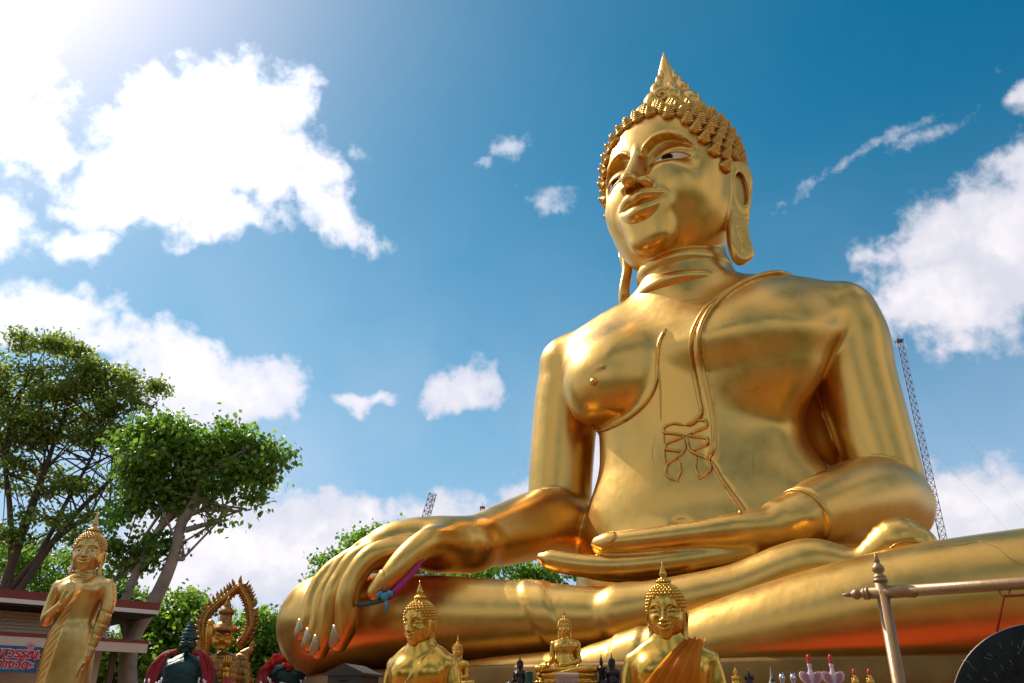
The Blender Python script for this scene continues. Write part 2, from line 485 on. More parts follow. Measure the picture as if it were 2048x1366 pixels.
def mesh_sdf(name, fn, lo, hi, h, lip=1.5, newton=2, relax=2):
    lo = np.asarray(lo, float); hi = np.asarray(hi, float); B = 4
    nb = np.ceil((hi - lo) / (h * B)).astype(int) + 1
    ci = np.stack(np.meshgrid(*[np.arange(k) for k in nb], indexing='ij'), -1).reshape(-1, 3)
    cp = lo + (ci * B + (B - 1) / 2) * h
    dc = np.concatenate([fn(cp[i:i + 200000]) for i in range(0, len(cp), 200000)])
    act = np.abs(dc) < (B * .87 * lip + 1.0) * h
    G = np.where(dc < 0, -9., 9.).astype(np.float32).reshape(nb)
    G = G.repeat(B, 0).repeat(B, 1).repeat(B, 2)
    off = np.stack(np.meshgrid(*[np.arange(B)] * 3, indexing='ij'), -1).reshape(-1, 3)
    ai = ci[act] * B
    for s in range(0, len(ai), 6000):
        idx = (ai[s:s + 6000, None, :] + off[None]).reshape(-1, 3)
        G[idx[:, 0], idx[:, 1], idx[:, 2]] = fn(lo + idx * h)
    S = G < 0; n = np.array(G.shape)
    cells, quads_idx, pos_all = [], [], []
    for ax in range(3):
        a = [slice(1, -1)] * 3; b = [slice(1, -1)] * 3
        a[ax] = slice(0, -1); b[ax] = slice(1, None)
        X = S[tuple(a)] != S[tuple(b)]
        e = np.argwhere(X); base = np.ones(3, int); base[ax] = 0; e = e + base
        e2 = e.copy(); e2[:, ax] += 1
        d0 = G[e[:, 0], e[:, 1], e[:, 2]]; d1 = G[e2[:, 0], e2[:, 1], e2[:, 2]]
        t = d0 / (d0 - d1)
        pos = e.astype(np.float64); pos[:, ax] += t
        u, v = (ax + 1) % 3, (ax + 2) % 3
        q = []
        for du, dv in ((0, 0), (-1, 0), (-1, -1), (0, -1)):
            c = e.copy(); c[:, u] += du; c[:, v] += dv
            q.append((c[:, 0] * n[1] + c[:, 1]) * n[2] + c[:, 2])
        q = np.stack(q, 1)
        flip = d0 < 0
        q[~flip] = q[~flip][:, ::-1]
        quads_idx.append(q); cells.append(q.ravel()); pos_all.append(np.repeat(pos, 4, 0))
    cells = np.concatenate(cells); pos_all = np.concatenate(pos_all)
    uq, inv = np.unique(cells, return_inverse=True); inv = inv.ravel()
    cnt = np.bincount(inv)
    V = np.stack([np.bincount(inv, pos_all[:, k]) / cnt for k in range(3)], 1)
    V = lo + V * h
    Q = inv.reshape(-1, 4)
    for _ in range(newton):
        d = fn(V); g = sdf_grad(fn, V, h * .35)
        st = d / np.maximum((g * g).sum(1), .2)
        V = V - np.clip(st, -.6 * h, .6 * h)[:, None] * g
    if relax:                                   # even out facets a little
        E = np.concatenate([Q[:, [0, 1]], Q[:, [1, 2]], Q[:, [2, 3]], Q[:, [3, 0]]]); E = np.concatenate([E, E[:, ::-1]])
        deg = np.bincount(E[:, 0], minlength=len(V))[:, None]
        for i in range(relax * 2):
            L = np.stack([np.bincount(E[:, 0], V[E[:, 1], k], minlength=len(V)) for k in range(3)], 1) / deg - V
            V = V + L * (.5 if i % 2 == 0 else -.52)
    return V, Q
def sdf_grad(fn, V, e):
    k = np.array([[1, -1, -1], [-1, -1, 1], [-1, 1, -1], [1, 1, 1]], float)
    return sum(kk[None] * fn(V + kk * e)[:, None] for kk in k) / (4 * e)
def to_obj(name, V, Q, mat, parent):
    """model space is (a: statue's left, f: forward, z: up); Blender's y is -f"""
    V = V.copy(); V[:, 1] *= -1
    me = np_mesh(name, V, quads=Q[:, ::-1]); me.materials.append(mat)
    return link(bpy.data.objects.new(name, me), parent)
def drop(fn, P, dirn, reach, n=26):
    """slide points along dirn until they meet the surface"""
    P = np.asarray(P, float); dirn = np.asarray(dirn, float)
    if dirn.ndim == 1: dirn = np.repeat(dirn[None], len(P), 0)
    t = np.zeros(len(P))
    for i in range(n):
        d = np.clip(fn(P + dirn * t[:, None]), -.5, .5)
        t = np.clip(t + d * (.85 if i < n - 4 else .6), 0, reach)
        if i > 6 and np.abs(d).max() < .003: break
    return P + dirn * t[:, None]
def patch(fn, c, u, v, ru, rv, outline=None, off=.015, nr=7, na=28, back=1.2, lift=0.0):
    """a thin shell lying on the surface: disc or outline(angle)->radius, seen along u x v"""
    c = np.asarray(c, float); u = np.asarray(u, float); v = np.asarray(v, float)
    u /= np.linalg.norm(u); v = v - u * (u @ v); v /= np.linalg.norm(v); nn = np.cross(u, v)
    P = [c + nn * back]
    for i in range(1, nr + 1):
        for k in range(na):
            a = 2 * math.pi * k / na
            rr = i / nr
            x, y = (outline(a) if outline else (math.cos(a), math.sin(a)))
            P.append(c + u * ru * rr * x + v * rv * rr * y + nn * back)
    P = drop(fn, np.array(P), -nn, back * 2)
    g = sdf_grad(fn, P, .01); g /= np.linalg.norm(g, axis=1)[:, None] + 1e-9
    rad = np.concatenate([[0], np.repeat(np.arange(1, nr + 1) / nr, na)])
    P = P + g * (off + lift * (1 - rad ** 2))[:, None]
    rim = P[-na:] - g[-na:] * (off * 2.2)
    P = np.vstack([P, rim])
    F = [(0, 1 + k, 1 + (k + 1) % na) for k in range(na)]
    Q = []
    for i in range(nr):
        for k in range(na):
            k2 = (k + 1) % na
            Q.append((1 + i * na + k, 1 + (i + 1) * na + k, 1 + (i + 1) * na + k2, 1 + i * na + k2))
    return P, Q, F
def patch_obj(name, fn, mat, parent, *a, **k):
    P, Q, F = patch(fn, *a, **k)
    P[:, 1] *= -1
    me = np_mesh(name, P, quads=np.array(Q)[:, ::-1], tris=np.array(F)[:, ::-1]); me.materials.append(mat)
    return link(bpy.data.objects.new(name, me), parent)
def line_obj(name, fn, mat, parent, pts, rad, dirn=(0, -1, 0), start=3.0, sub=8, n=8, lift=0.3, reach=6.0):
    """a raised cord lying on the surface; pts are (a, f, z), projected along dirn from `start` in front"""
    P = crom(pts, sub); dn = np.asarray(dirn, float)
    P = drop(fn, P - dn * start, dn, reach, 40)
    g = sdf_grad(fn, P, .02); g /= np.linalg.norm(g, axis=1)[:, None] + 1e-9
    P = P + g * rad * lift
    P[:, 1] *= -1
    rr = [rad * (.25 + .75 * min(1, i / 3, (len(P) - 1 - i) / 3)) for i in range(len(P))]
    return MB().tube([tuple(q) for q in P], rr, n).build(name, mat, parent)

# ================================================================== the great seated statue
QUICK = 1.0                                  # voxel size factor
ST_O = (4.4, 17.3); ST_YAW = R(24.4)
gold_big = gold('statue_gold_paint')
gold_trim = gold('trim_gold_paint', base=(.68, .38, .09), dark=(.54, .28, .05), rough=.28, lump=.1)
nail_mat = plain('nail_paint', (.50, .40, .24), .36, .7, .08)
eye_white = plain('eye_white_enamel', (.80, .74, .74), .25, 0, .04)
eye_black = plain('eye_black_enamel', (.006, .006, .007), .6, 0, .1, spec=.1)

def arm_r(p):
    up = tube(p, [(-3.10, -.25, 9.60), (-3.36, -.2, 9.0), (-3.52, -.15, 7.8), (-3.62, -.05, 6.4), (-3.55, .1, 5.55)], [.78, .80, .77, .74, .70])
    fo = tube(p, [(-3.52, .15, 5.52), (-3.62, 1.0, 5.40), (-3.85, 2.2, 5.0), (-4.15, 3.3, 4.62), (-4.40, 3.95, 4.46)], [.78, .74, .64, .50, .43])
    return smin(up, fo, .06)
FING_R = {
    'little': ([(-5.5, 4.30, 4.30), (-6.24, 4.52, 4.20), (-6.58, 4.72, 3.86), (-6.63, 4.86, 3.52), (-6.62, 4.93, 3.22), (-6.70, 4.97, 2.90)], [.20, .18, .165, .16, .16, .125]),
    'ring': ([(-5.3, 4.45, 4.30), (-5.92, 4.80, 4.19), (-6.12, 4.98, 3.82), (-6.22, 5.10, 3.48), (-6.25, 5.12, 3.05), (-6.37, 5.14, 2.70)], [.22, .195, .18, .175, .175, .135]),
    'middle': ([(-5.0, 4.62, 4.30), (-5.54, 5.03, 4.17), (-5.78, 5.20, 3.79), (-5.87, 5.30, 3.46), (-5.94, 5.27, 2.94), (-6.10, 5.24, 2.57)], [.23, .20, .185, .185, .185, .14]),
    'index': ([(-4.70, 4.74, 4.30), (-5.12, 5.22, 4.13), (-5.36, 5.42, 3.75), (-5.43, 5.48, 3.42), (-5.46, 5.42, 2.99), (-5.60, 5.38, 2.68)], [.24, .215, .20, .20, .20, .15]),
}
THUMB_R = ([(-4.25, 4.20, 4.46), (-4.24, 4.80, 4.38), (-4.42, 5.2, 4.07), (-4.60, 5.38, 3.74), (-4.84, 5.46, 3.44)], [.30, .26, .23, .22, .17])
def hand_r(p):
    d = tube(p, [(-4.1, 3.6, 4.52), (-4.7, 4.22, 4.52), (-5.15, 4.58, 4.42), (-5.45, 4.78, 4.24)], [.42, .45, .42, .30], flat=((.25, -.55, .8), .8))
    d = smin(d, tube(p, [(-4.85, 4.2, 4.50), (-5.6, 4.48, 4.34), (-6.0, 4.58, 4.20)], [.42, .36, .25], flat=((.25, -.55, .8), .75)), .25)
    fs = None
    for k, (q, r) in FING_R.items():
        t = tube(p, q, r, 12)
        fs = t if fs is None else np.minimum(fs, t)
    d = smin(d, fs, .06)
    return smin(d, tube(p, *THUMB_R, 14), .16)
def arm_l(p):
    up = tube(p, [(2.98, -.2, 9.55), (3.12, -.18, 9.0), (3.13, -.12, 8.1), (3.22, -.05, 7.0), (3.32, .05, 6.0), (3.30, .1, 5.5)], [.84, .84, .81, .76, .70, .72])
    fo = tube(p, [(3.28, .1, 5.32), (3.00, .9, 5.28), (2.5, 1.9, 5.0), (1.95, 2.75, 4.66), (1.58, 3.05, 4.50)], [.80, .76, .64, .50, .44])
    fo = fo - .035 * sstep((p - np.array([1.86, 2.80, 4.62])) @ np.array([.60, -.75, .26]), -.02, .03)   # sleeve end
    return smin(up, fo, .06)
FING_L = {
    'index': ([(.95, 3.45, 4.02), (-.10, 3.72, 3.90), (-1.10, 3.85, 3.86), (-1.80, 3.92, 3.93), (-2.30, 3.94, 4.05), (-2.46, 3.94, 4.10)], [.21, .20, .19, .19, .175, .10]),
    'middle': ([(.95, 3.10, 4.02), (-.10, 3.30, 3.94), (-1.10, 3.45, 3.90), (-1.70, 3.50, 3.95), (-2.36, 3.50, 4.06)], [.20, .20, .19, .18, .11]),
    'ring': ([(.95, 2.75, 4.02), (-.10, 2.90, 3.94), (-1.10, 3.02, 3.90), (-1.70, 3.10, 3.95), (-2.2, 3.10, 4.05)], [.20, .19, .18, .17, .12]),
    'little': ([(.95, 2.45, 4.02), (-.10, 2.52, 3.94), (-1.10, 2.66, 3.90), (-1.75, 2.70, 3.95)], [.19, .18, .17, .11]),
}
THUMB_L = ([(1.35, 3.25, 4.42), (.85, 3.55, 4.36), (.30, 3.70, 4.32), (-.50, 3.80, 4.28), (-1.15, 3.80, 4.27), (-1.42, 3.78, 4.26)], [.34, .30, .23, .21, .20, .155])
def hand_l(p):
    d = tube(p, [(1.75, 2.95, 4.52), (1.2, 3.1, 4.22), (.4, 3.2, 3.96), (-.1, 3.2, 3.92)], [.44, .42, .40, .3], flat=((0, 0, 1), .62))
    fs = None
    for k, (q, r) in FING_L.items():
        t = tube(p, q, r, 12); fs = t if fs is None else np.minimum(fs, t)
    d = smin(d, fs, .10)
    return smin(d, tube(p, *THUMB_L, 14), .07)
TORSO = [(2.5, 0, 0, 3.1, 1.6, 1.6), (3.8, 0, 0, 3.15, 1.75, 1.7), (4.8, 0, 0, 3.08, 1.76, 1.7), (5.6, -.08, 0, 2.78, 1.70, 1.65), (6.4, -.20, 0, 2.36, 1.56, 1.5),
         (7.0, -.25, 0, 2.24, 1.50, 1.4), (7.8, -.22, 0, 2.30, 1.52, 1.4), (8.6, -.15, 0, 2.62, 1.55, 1.5), (9.3, -.08, 0, 2.90, 1.40, 1.4), (9.9, 0, 0, 2.9, 1.12, 1.2), (10.35, 0, 0, 2.5, .86, 1.0), (10.7, 0, 0, 1.7, .7, .9)]
def torso(p):
    d = loft(p, TORSO, 2.5)
    yo = tube(p, [(-3.3, -.15, 9.50), (-2.4, -.1, 9.82), (-1.3, 0, 10.15), (0, 0, 10.34), (1.3, 0, 9.98), (2.3, -.1, 9.82), (3.0, -.15, 9.52)], [.78, .66, .62, .70, .62, .68, .82])
    d = smin(d, yo, .5)
    return d
def breasts(p):
    br = ellip(p, (-1.85, .80, 8.40), (1.22, 1.02, 1.10), m=2.2)
    br = smax(br, -(p[:, 2] - 7.42 + .10 * (p[:, 0] + 1.8)), .22)
    bl = ellip(p, (1.40, .82, 8.45), (1.25, .88, 1.18), m=2.2)
    return br, bl
def leg_r(p):
    th = tube(p, [(-1.6, .6, 3.05), (-3.6, 1.6, 2.95), (-5.6, 2.9, 3.05), (-7.05, 3.72, 3.20)], [1.0, .95, .92, .86])
    sh = tube(p, [(-7.15, 3.72, 3.20), (-6.6, 3.95, 3.22), (-5.2, 4.05, 3.18), (-3.6, 4.1, 3.08), (-2.2, 4.15, 3.02), (-1.3, 4.2, 2.98)], [.88, .86, .80, .72, .60, .50])
    t = p[:, 0] + .50 * (p[:, 2] - 3.2)
    sh = sh - .035 * sstep(t, -2.46, -2.42) * (1 - sstep(t, -2.06, -2.02))      # hem strap of the robe
    return smin(th, sh, .35)
def foot_r(p):
    d = tube(p, [(-.95, 4.30, 3.0), (-.2, 4.28, 3.12), (.9, 4.2, 3.30), (1.70, 4.15, 3.55), (2.12, 4.15, 3.62), (2.62, 4.15, 3.58)], [.50, .44, .42, .43, .40, .25], 20)
    d = smin(d, ellip(p, (-.85, 4.2, 3.02), (.54, .5, .51)), .12)
    # toes: the great toe in front, the others behind it
    for i, (f, r) in enumerate([(4.25, .36), (3.86, .24), (3.56, .22), (3.30, .20), (3.06, .18)]):
        x = 3.25 - i * .10
        t = tube(p, [(2.1, f, 3.55), (2.70, f, 3.60), (x, f, 3.84), (x + .26, f, 3.78)], [.22, .19, r, r * .8], 5)
        d = smin(d, t, .08)
    d = smin(d, tube(p, [(.4, 3.7, 3.25), (1.5, 3.6, 3.45), (2.2, 3.5, 3.52)], [.38, .40, .32]), .15)
    return d
def leg_l(p):
    th = tube(p, [(1.6, .6, 3.05), (3.6, 1.6, 2.95), (5.6, 2.9, 3.0), (7.05, 3.75, 3.20)], [1.0, .95, .92, .88])
    sh = tube(p, [(7.15, 3.75, 3.12), (6.4, 4.25, 3.08), (5.0, 4.75, 2.99), (3.2, 4.95, 2.85), (1.5, 4.95, 2.60), (.1, 4.95, 2.35), (-1.1, 4.9, 2.16)], [.90, .88, .84, .79, .69, .54, .42])
    t = p[:, 0] - .28 * (p[:, 2] - 2.5) - .25 * (p[:, 1] - 4.9)
    sh = sh - .035 * sstep(t, -.97, -.93) * (1 - sstep(t, -.55, -.51))
    d = smin(th, sh, .35)
    ft = tube(p, [(-.8, 4.85, 2.18), (-2.0, 4.8, 2.16), (-3.0, 4.75, 2.14), (-3.9, 4.7, 2.12)], [.43, .40, .36, .28], flat=((0, 0, 1), .8))
    return smin(d, ft, .12)
HEM_Z = [4.0, 4.6, 5.1, 5.7, 6.15, 6.5, 7.1, 7.7, 8.4, 8.95, 9.5, 10.0, 10.35, 10.6]
HEM_A = [1.35, 1.0, .78, .45, .22, .22, .22, .20, .16, .25, .54, 1.05, 1.6, 2.1]
def robe_step(p):
    """thickness of the robe over the statue's left side, with a raised border along its hem"""
    a = p[:, 0] - np.interp(p[:, 2], HEM_Z, HEM_A)
    fade = sstep(p[:, 1], .0, .5) * (1 - sstep(p[:, 0], 1.5, 2.6)) * sstep(p[:, 2], 4.0, 4.5)
    return fade * (.05 * sstep(a, -.02, .05) + .035 * sstep(a, -.10, -.06) * (1 - sstep(a, .12, .17)) * sstep(p[:, 2], 6.0, 6.3))
def body(p):
    d = torso(p)
    br, bl = breasts(p)
    kl = .55 + .9 * sstep(p[:, 2], 8.0, 8.9)
    d = smin(d, bl, kl)
    ang = np.arctan2(p[:, 2] - 8.45, p[:, 0] + 1.80)          # smooth above, creased below and towards the breastbone
    kk = .06 + .74 * sstep(np.cos(ang - 2.1), -.95, .75)
    d = smin(d, br, kk)
    d = smin(d, tube(p, [(-.15, -.15, 9.6), (-.16, -.05, 10.4), (-.17, .0, 11.1)], [1.5, 1.22, 1.12]), .45)
    d = d - robe_step(p)
    # chest line beside the robe, belly roll
    d = smin(d, ellip(p, (0, .55, 4.55), (2.5, 1.30, .85)), .35)
    d = smin(d, ellip(p, (.0, -.75, 7.0), (2.72, 1.0, 2.9), m=1.0), .25)
    d = smin(d, arm_r(p), .10)
    d = smin(d, arm_l(p), .10)
    d = smin(d, hand_r(p), .45)
    d = smin(d, hand_l(p), .08)
    d = smin(d, np.minimum(leg_r(p), leg_l(p)), .04)
    d = smin(d, foot_r(p), .05)
    # navel and the shelf of robe hems
    d = smax(d, -ellip(p, (-.45, 1.92, 4.98), (.20, .16, .06)), .10)
    return np.maximum(d, 2.22 - p[:, 2])

# ---- head, in its own frame: chin at z=0, x to the statue's left, y forward
def face_y(x, z):
    return None
def brow(x):
    ax = np.abs(x)
    return np.interp(ax, [0, .12, .25, .42, .62, .82, 1.0, 1.15, 1.30, 1.6], [2.54, 2.63, 2.82, 2.97, 3.04, 3.02, 2.93, 2.81, 2.62, 2.2])
def head_base(p):
    d = smin(ellip(p, (0, -.08, 3.05), (1.66, 1.66, 1.70), m=2), ellip(p, (0, .20, 1.78), (1.58, 1.40, 1.78), m=2), .6)
    for s in (-1, 1):
        d = smin(d, ellip(p, (s * .72, .92, 1.72), (.58, .50, .62)), .30)
    d = smin(d, ellip(p, (0, 1.32, .42), (.48, .24, .28)), .45)
    return d
def lidline(x):
    u = (np.abs(x) - .70) / .52
    return 2.50 + .17 * np.maximum(1 - u * u, -1.0) + .03 * u
def head(p):
    x, y, z = p[:, 0], p[:, 1], p[:, 2]
    d = head_base(p)
    ax = np.abs(x); front = sstep(y, .25, .7)
    b = brow(x)
    under = b - z
    side = sstep(ax, .10, .22) * (1 - sstep(ax, .92, 1.36))
    carve = sstep(under, 0.0, .07) * (1 - sstep(under, .35, .95)) * side
    d = d + .21 * carve * front
    # brow edge slightly proud
    d = d - .035 * np.exp(-(under / .07) ** 2) * side * front
    for s in (-1, 1):
        # lids: a bulge with a slit
        q = p * np.array([s, 1, 1.])
        lid = ellip(q, (.68, .98, 2.49), (.57, .43, .35), rotz(R(-14)))
        d = smin(d, lid, .07)
        # nose wing
        d = smin(d, ellip(q, (.25, 1.70, 1.70), (.165, .22, .15)), .09)
    nose = tube(p, [(0, 1.48, 2.95), (0, 1.60, 2.65), (0, 1.76, 2.30), (0, 1.93, 1.96), (0, 2.02, 1.78)], [.12, .12, .135, .155, .175], 5, flat=((1, 0, 0), .88))
    nose = smin(nose, ellip(p, (0, 2.01, 1.73), (.19, .22, .16)), .08)
    nose = smin(nose, tube(p, [(0, 1.55, 2.3), (0, 1.66, 1.83)], [.16, .23]), .2)
    d = smin(d, nose, .07)
    for s in (-1, 1):
        d = smax(d, -ellip(p, (s * .135, 1.80, 1.55), (.08, .15, .10)), .05)
    # mouth
    d = smin(d, ellip(p, (0, 1.40, 1.14), (.66, .30, .44)), .25)
    d = smax(d, -tube(p, [(-.62, 1.52, 1.36), (-.30, 1.76, 1.20), (0, 1.84, 1.17), (.30, 1.76, 1.20), (.62, 1.52, 1.36)], [.03, .04, .045, .04, .03]), .03)
    for s in (-1, 1):
        d = smin(d, tube(p, [(s * .72, 1.36, 1.405), (s * .44, 1.59, 1.38), (s * .17, 1.75, 1.385), (0, 1.79, 1.31)], [.045, .12, .15, .12]), .02)
    d = smin(d, tube(p, [(-.66, 1.40, 1.33), (-.32, 1.61, 1.07), (0, 1.71, .985), (.32, 1.61, 1.07), (.66, 1.40, 1.33)], [.05, .145, .175, .145, .05]), .025)
    for s in (-1, 1):
        d = smin(d, tube(p, [(s * .80, 1.24, 1.50), (s * .86, 1.20, 1.42), (s * .81, 1.22, 1.33)], [.02, .045, .02]), .08)
    d = smin(d, ellip(p, (0, 1.30, .74), (.50, .24, .34)), .30)
    # philtrum groove under the nose, crease above the chin
    d = smax(d, -tube(p, [(0, 1.74, 1.60), (0, 1.80, 1.50)], [.05, .05]), .08)
    # neck with its rings
    nk = loft(p, [(-1.9, 0, -.25, 1.40, 1.30, 1.3), (-.9, 0, -.22, 1.14, 1.12, 1.1), (.2, 0, -.2, 1.08, 1.06, 1.05), (1.2, 0, -.2, 1.0, .95, 1.0)], 2.0, m=2)
    for zc, r, hh in ((.10, 1.17, .50), (-.50, 1.24, .42)):
        nk = smin(nk, ellip(p, (0, -.2, zc), (r, r * .99, hh), m=2), .05)
    d = smin(d, nk, .04)
    # ears
    for s in (-1, 1):
        d = smin(d, ear(p * np.array([s, 1, 1.])), .05)
    return d
EAR_N = np.array([math.cos(R(38)), math.sin(R(38)), 0.]); EAR_T = np.array([-math.sin(R(38)), math.cos(R(38)), 0.])
EAR_PTS = np.array([(.02, 2.52), (-.16, 2.62), (-.40, 2.58), (-.52, 2.38), (-.54, 2.05), (-.48, 1.65), (-.38, 1.20), (-.28, .75), (-.24, .35), (-.26, .02), (-.18, -.16), (.06, -.28), (.24, -.14), (.30, .20), (.22, .8), (.13, 1.4), (.12, 1.9), (.10, 2.3)])
def poly2(u, v, pts):
    """signed distance to a closed outline"""
    d = np.full(len(u), 1e9); ins = np.zeros(len(u), bool)
    for i in range(len(pts)):
        a, b = pts[i], pts[(i + 1) % len(pts)]
        e = b - a; wu, wv = u - a[0], v - a[1]
        t = np.clip((wu * e[0] + wv * e[1]) / (e @ e), 0, 1)
        d = np.minimum(d, (wu - t * e[0]) ** 2 + (wv - t * e[1]) ** 2)
        c = ((a[1] > v) != (b[1] > v)) & (u < e[0] * (v - a[1]) / (e[1] + 1e-12) + a[0])
        ins ^= c
    d = np.sqrt(d); return np.where(ins, -d, d)
def ear(p):
    def fn(q):
        w = q - np.array([1.53, -.04, 0.])
        u = w @ EAR_T; n = w @ EAR_N; v = w[:, 2]
        n = n - .10 * (v - 1.5) * .3 - .16 * sstep(v, .9, 0.0)
        o = poly2(u, v, EAR_SM)
        slab = smax(o, np.abs(n) - .13, .10)
        # concha: recessed oval with a raised rim round it
        e = np.sqrt(((u + .19) / .19) ** 2 + ((v - 1.80) / .58) ** 2)
        el = (e - 1) * .19
        slab = smax(slab, -np.maximum(el, .03 - n), .04)
        ring = np.sqrt((el + .005) ** 2 + (n - .12) ** 2) - .035
        slab = smin(slab, ring, .02)
        r2 = np.sqrt((np.abs(el - .11)) ** 2 + (n - .16) ** 2) - .035
        slab = smax(slab, -np.where(v > 1.7, r2, 1.0), .03)
        # grooves of the lobe
        g = np.sqrt((u - .02) ** 2 + (n - .14) ** 2) - .028
        slab = smax(slab, -np.where((v > -.05) & (v < .75), g, 1), .02)
        g2 = np.sqrt((np.sqrt((u + .14) ** 2 + (v - 1.16) ** 2) - .22) ** 2 + (n - .14) ** 2) - .028
        slab = smax(slab, -np.where(v < 1.06, g2, 1), .02)
        return slab
    return culled(p, np.array([.7, -.7, -.4]), np.array([2.1, .7, 2.9]), fn, .4)
EAR_SM = crom(np.vstack([EAR_PTS, EAR_PTS[:1]]), 3)[:-1]

HEAD_C = np.array([-.28, .22, 11.15]); HEAD_YAW = R(17); HEAD_S = 1.0
Hc, Hs = math.cos(HEAD_YAW), math.sin(HEAD_YAW)
HEAD_R = np.array([[Hc, Hs, 0], [-Hs, Hc, 0], [0, 0, 1.]])   # statue frame -> head frame (columns act on row vectors below)
def to_head(p):
    w = (p - HEAD_C) / HEAD_S
    return np.stack([w[:, 0] * Hc + w[:, 1] * Hs, -w[:, 0] * Hs + w[:, 1] * Hc, w[:, 2]], 1)
def from_head(q):
    q = np.asarray(q, float) * HEAD_S
    return np.stack([q[:, 0] * Hc - q[:, 1] * Hs, q[:, 0] * Hs + q[:, 1] * Hc, q[:, 2]], 1) + HEAD_C

def hairline(x, y):
    """height of the hairline on the head at an azimuth"""
    az = np.abs(np.arctan2(x, y))
    return np.interp(az, [0, .25, .50, .72, .90, 1.05, 1.2, 1.35, 1.6, 1.9, 2.4, 3.2], [3.62, 3.64, 3.54, 3.26, 2.86, 2.35, 1.85, 2.0, 2.3, 1.7, 1.2, 1.0])

# stepped snail-shell curl
def curl_mesh(name, n=10, steps=5):
    m = MB(); prof = [(1.0, -.3), (1.02, .05)]
    for i in range(steps):
        r0 = 1.0 - .80 * i / steps; r1 = 1.0 - .80 * (i + 1) / steps; z0 = .12 + 1.15 * i / steps
        prof += [(r0 * 1.0, z0 + .09), (r0 * .97, z0 + .15), (r1 * .82, z0 + .20)]
    prof += [(.02, 1.42)]
    m.lathe(prof, n)
    return m.mesh(name)

def curl_spots(step):
    """places on the skull above the hairline, in rows"""
    cand = []; th = .34; row = 0
    while th < 2.3:
        n = max(5, int(2 * math.pi * 1.55 * math.sin(th) / step))
        for k in range(n):
            az = 2 * math.pi * (k + .5 * (row % 2)) / n
            cand.append((math.sin(th) * math.sin(az), math.sin(th) * math.cos(az), math.cos(th)))
        th += step / 1.75; row += 1
    dv = np.array(cand); c0 = np.array([0, -.08, 3.05])
    P = drop(head_base, c0 + dv * 2.6, -dv, 2.2)
    N = sdf_grad(head_base, P, .02); N /= np.linalg.norm(N, axis=1)[:, None]
    keep = (P[:, 2] > hairline(P[:, 0], P[:, 1] + .08) + step * .25) & ~((np.abs(P[:, 0]) > 1.15) & (P[:, 1] > -.8) & (P[:, 1] < .30) & (P[:, 2] < 2.62))
    return list(zip(P[keep], N[keep]))

ST = empty('buddha_statue', (ST_O[0], ST_O[1], 0), -ST_YAW)
tag(ST, 'colossal golden seated Buddha statue with one hand draped over its knee', 'statue')
V, Q = mesh_sdf('body', body, (-9, -2.6, 2.0), (9, 6.6, 11.5), .053 * QUICK)
body_o = to_obj('body', V, Q, gold_big, ST)
# head mesh is kept in its own frame so that smaller statues can share it
V, Q = mesh_sdf('head', head, (-2.1, -2.1, -1.5), (2.1, 2.5, 5.2), .024 * QUICK)
HEADS_V, HEADS_Q = V, Q
head_o = to_obj('head', V, Q, gold_big, ST)
head_o.location = (HEAD_C[0], -HEAD_C[1], HEAD_C[2]); head_o.rotation_euler = (0, 0, -HEAD_YAW)
head_o.scale = (HEAD_S,) * 3

# hair: each curl a piece of its own
cm = curl_mesh('curl'); cm.materials.append(gold_trim)
def curl_matrix(c, n, s):
    c = Vector((c[0], -c[1], c[2])); n = Vector((n[0], -n[1], n[2]))
    up = (n + Vector((0, 0, .55))).normalized()
    q = up.to_track_quat('Z', 'Y')
    return Matrix.LocRotScale(c, q, (s, s, s))
for c, n in curl_spots(.295):
    o = link(bpy.data.objects.new('curl', cm), head_o)
    o.matrix_local = curl_matrix(c, n, .182)

# flame finial
def leaf_tongue(m, base, out, h, w, curl, n=9):
    """a flame tongue: flattened, swelling then pointed, its tip bent outwards"""
    pts = crom([tuple(base), tuple(base + out * w * .55 + Vector((0, 0, h * .33))), tuple(base + out * w * .15 + Vector((0, 0, h * .68))), tuple(base + out * curl + Vector((0, 0, h)))], 4)
    m.tube([tuple(q) for q in pts], [w * (.30 + .70 * math.sin(math.pi * min(.98, .22 + .74 * i / (len(pts) - 1)))) * (1 - .55 * (i / (len(pts) - 1)) ** 3) * .75 for i in range(len(pts))], n)
def finial_build(mat, parent, name='flame_finial'):
    m = MB()
    prof = [(.60, -.25), (.68, 0), (.71, .22), (.68, .48), (.58, .76), (.47, 1.02), (.37, 1.30), (.28, 1.58), (.22, 1.80), (.21, 1.95), (.18, 2.10), (.12, 2.35), (.06, 2.58), (.006, 2.80)]
    m.lathe(prof, 40, (0, .05, 0), flute=lambda a, i: (.07 * abs(math.sin(a * 3 + .5)) if 1 < i < 9 else 0))
    for k, a in enumerate((R(15), R(62), R(110), R(165), R(-20), R(-70), R(-112), R(-160))):
        e = Vector((math.cos(a), math.sin(a), 0))
        for z0, r0, h, w in ((.10, .50, .95, .36), (.70, .34, .85, .27), (1.25, .19, .68, .19)):
            if k % 2 and z0 > .6: continue
            leaf_tongue(m, e * r0 + Vector((0, .05, z0)), e, h, w, w * .30)
    sp = [(.23 * (1 - t * .8) * math.cos(t * 10 + .6), -.76 - .05 * t, .42 + .23 * (1 - t * .8) * math.sin(t * 10 + .6)) for t in np.linspace(0, 1, 40)]
    m.tube(sp, [.085 - .04 * i / 39 for i in range(40)], 8)
    m.ball((0, -.60, .42), (.30, .20, .30))
    return m.build(name, mat, parent)
fin = finial_build(gold_big, ST)
fin.location = (-.17, -.15, 15.75); fin.scale = (.98, .98, .92)

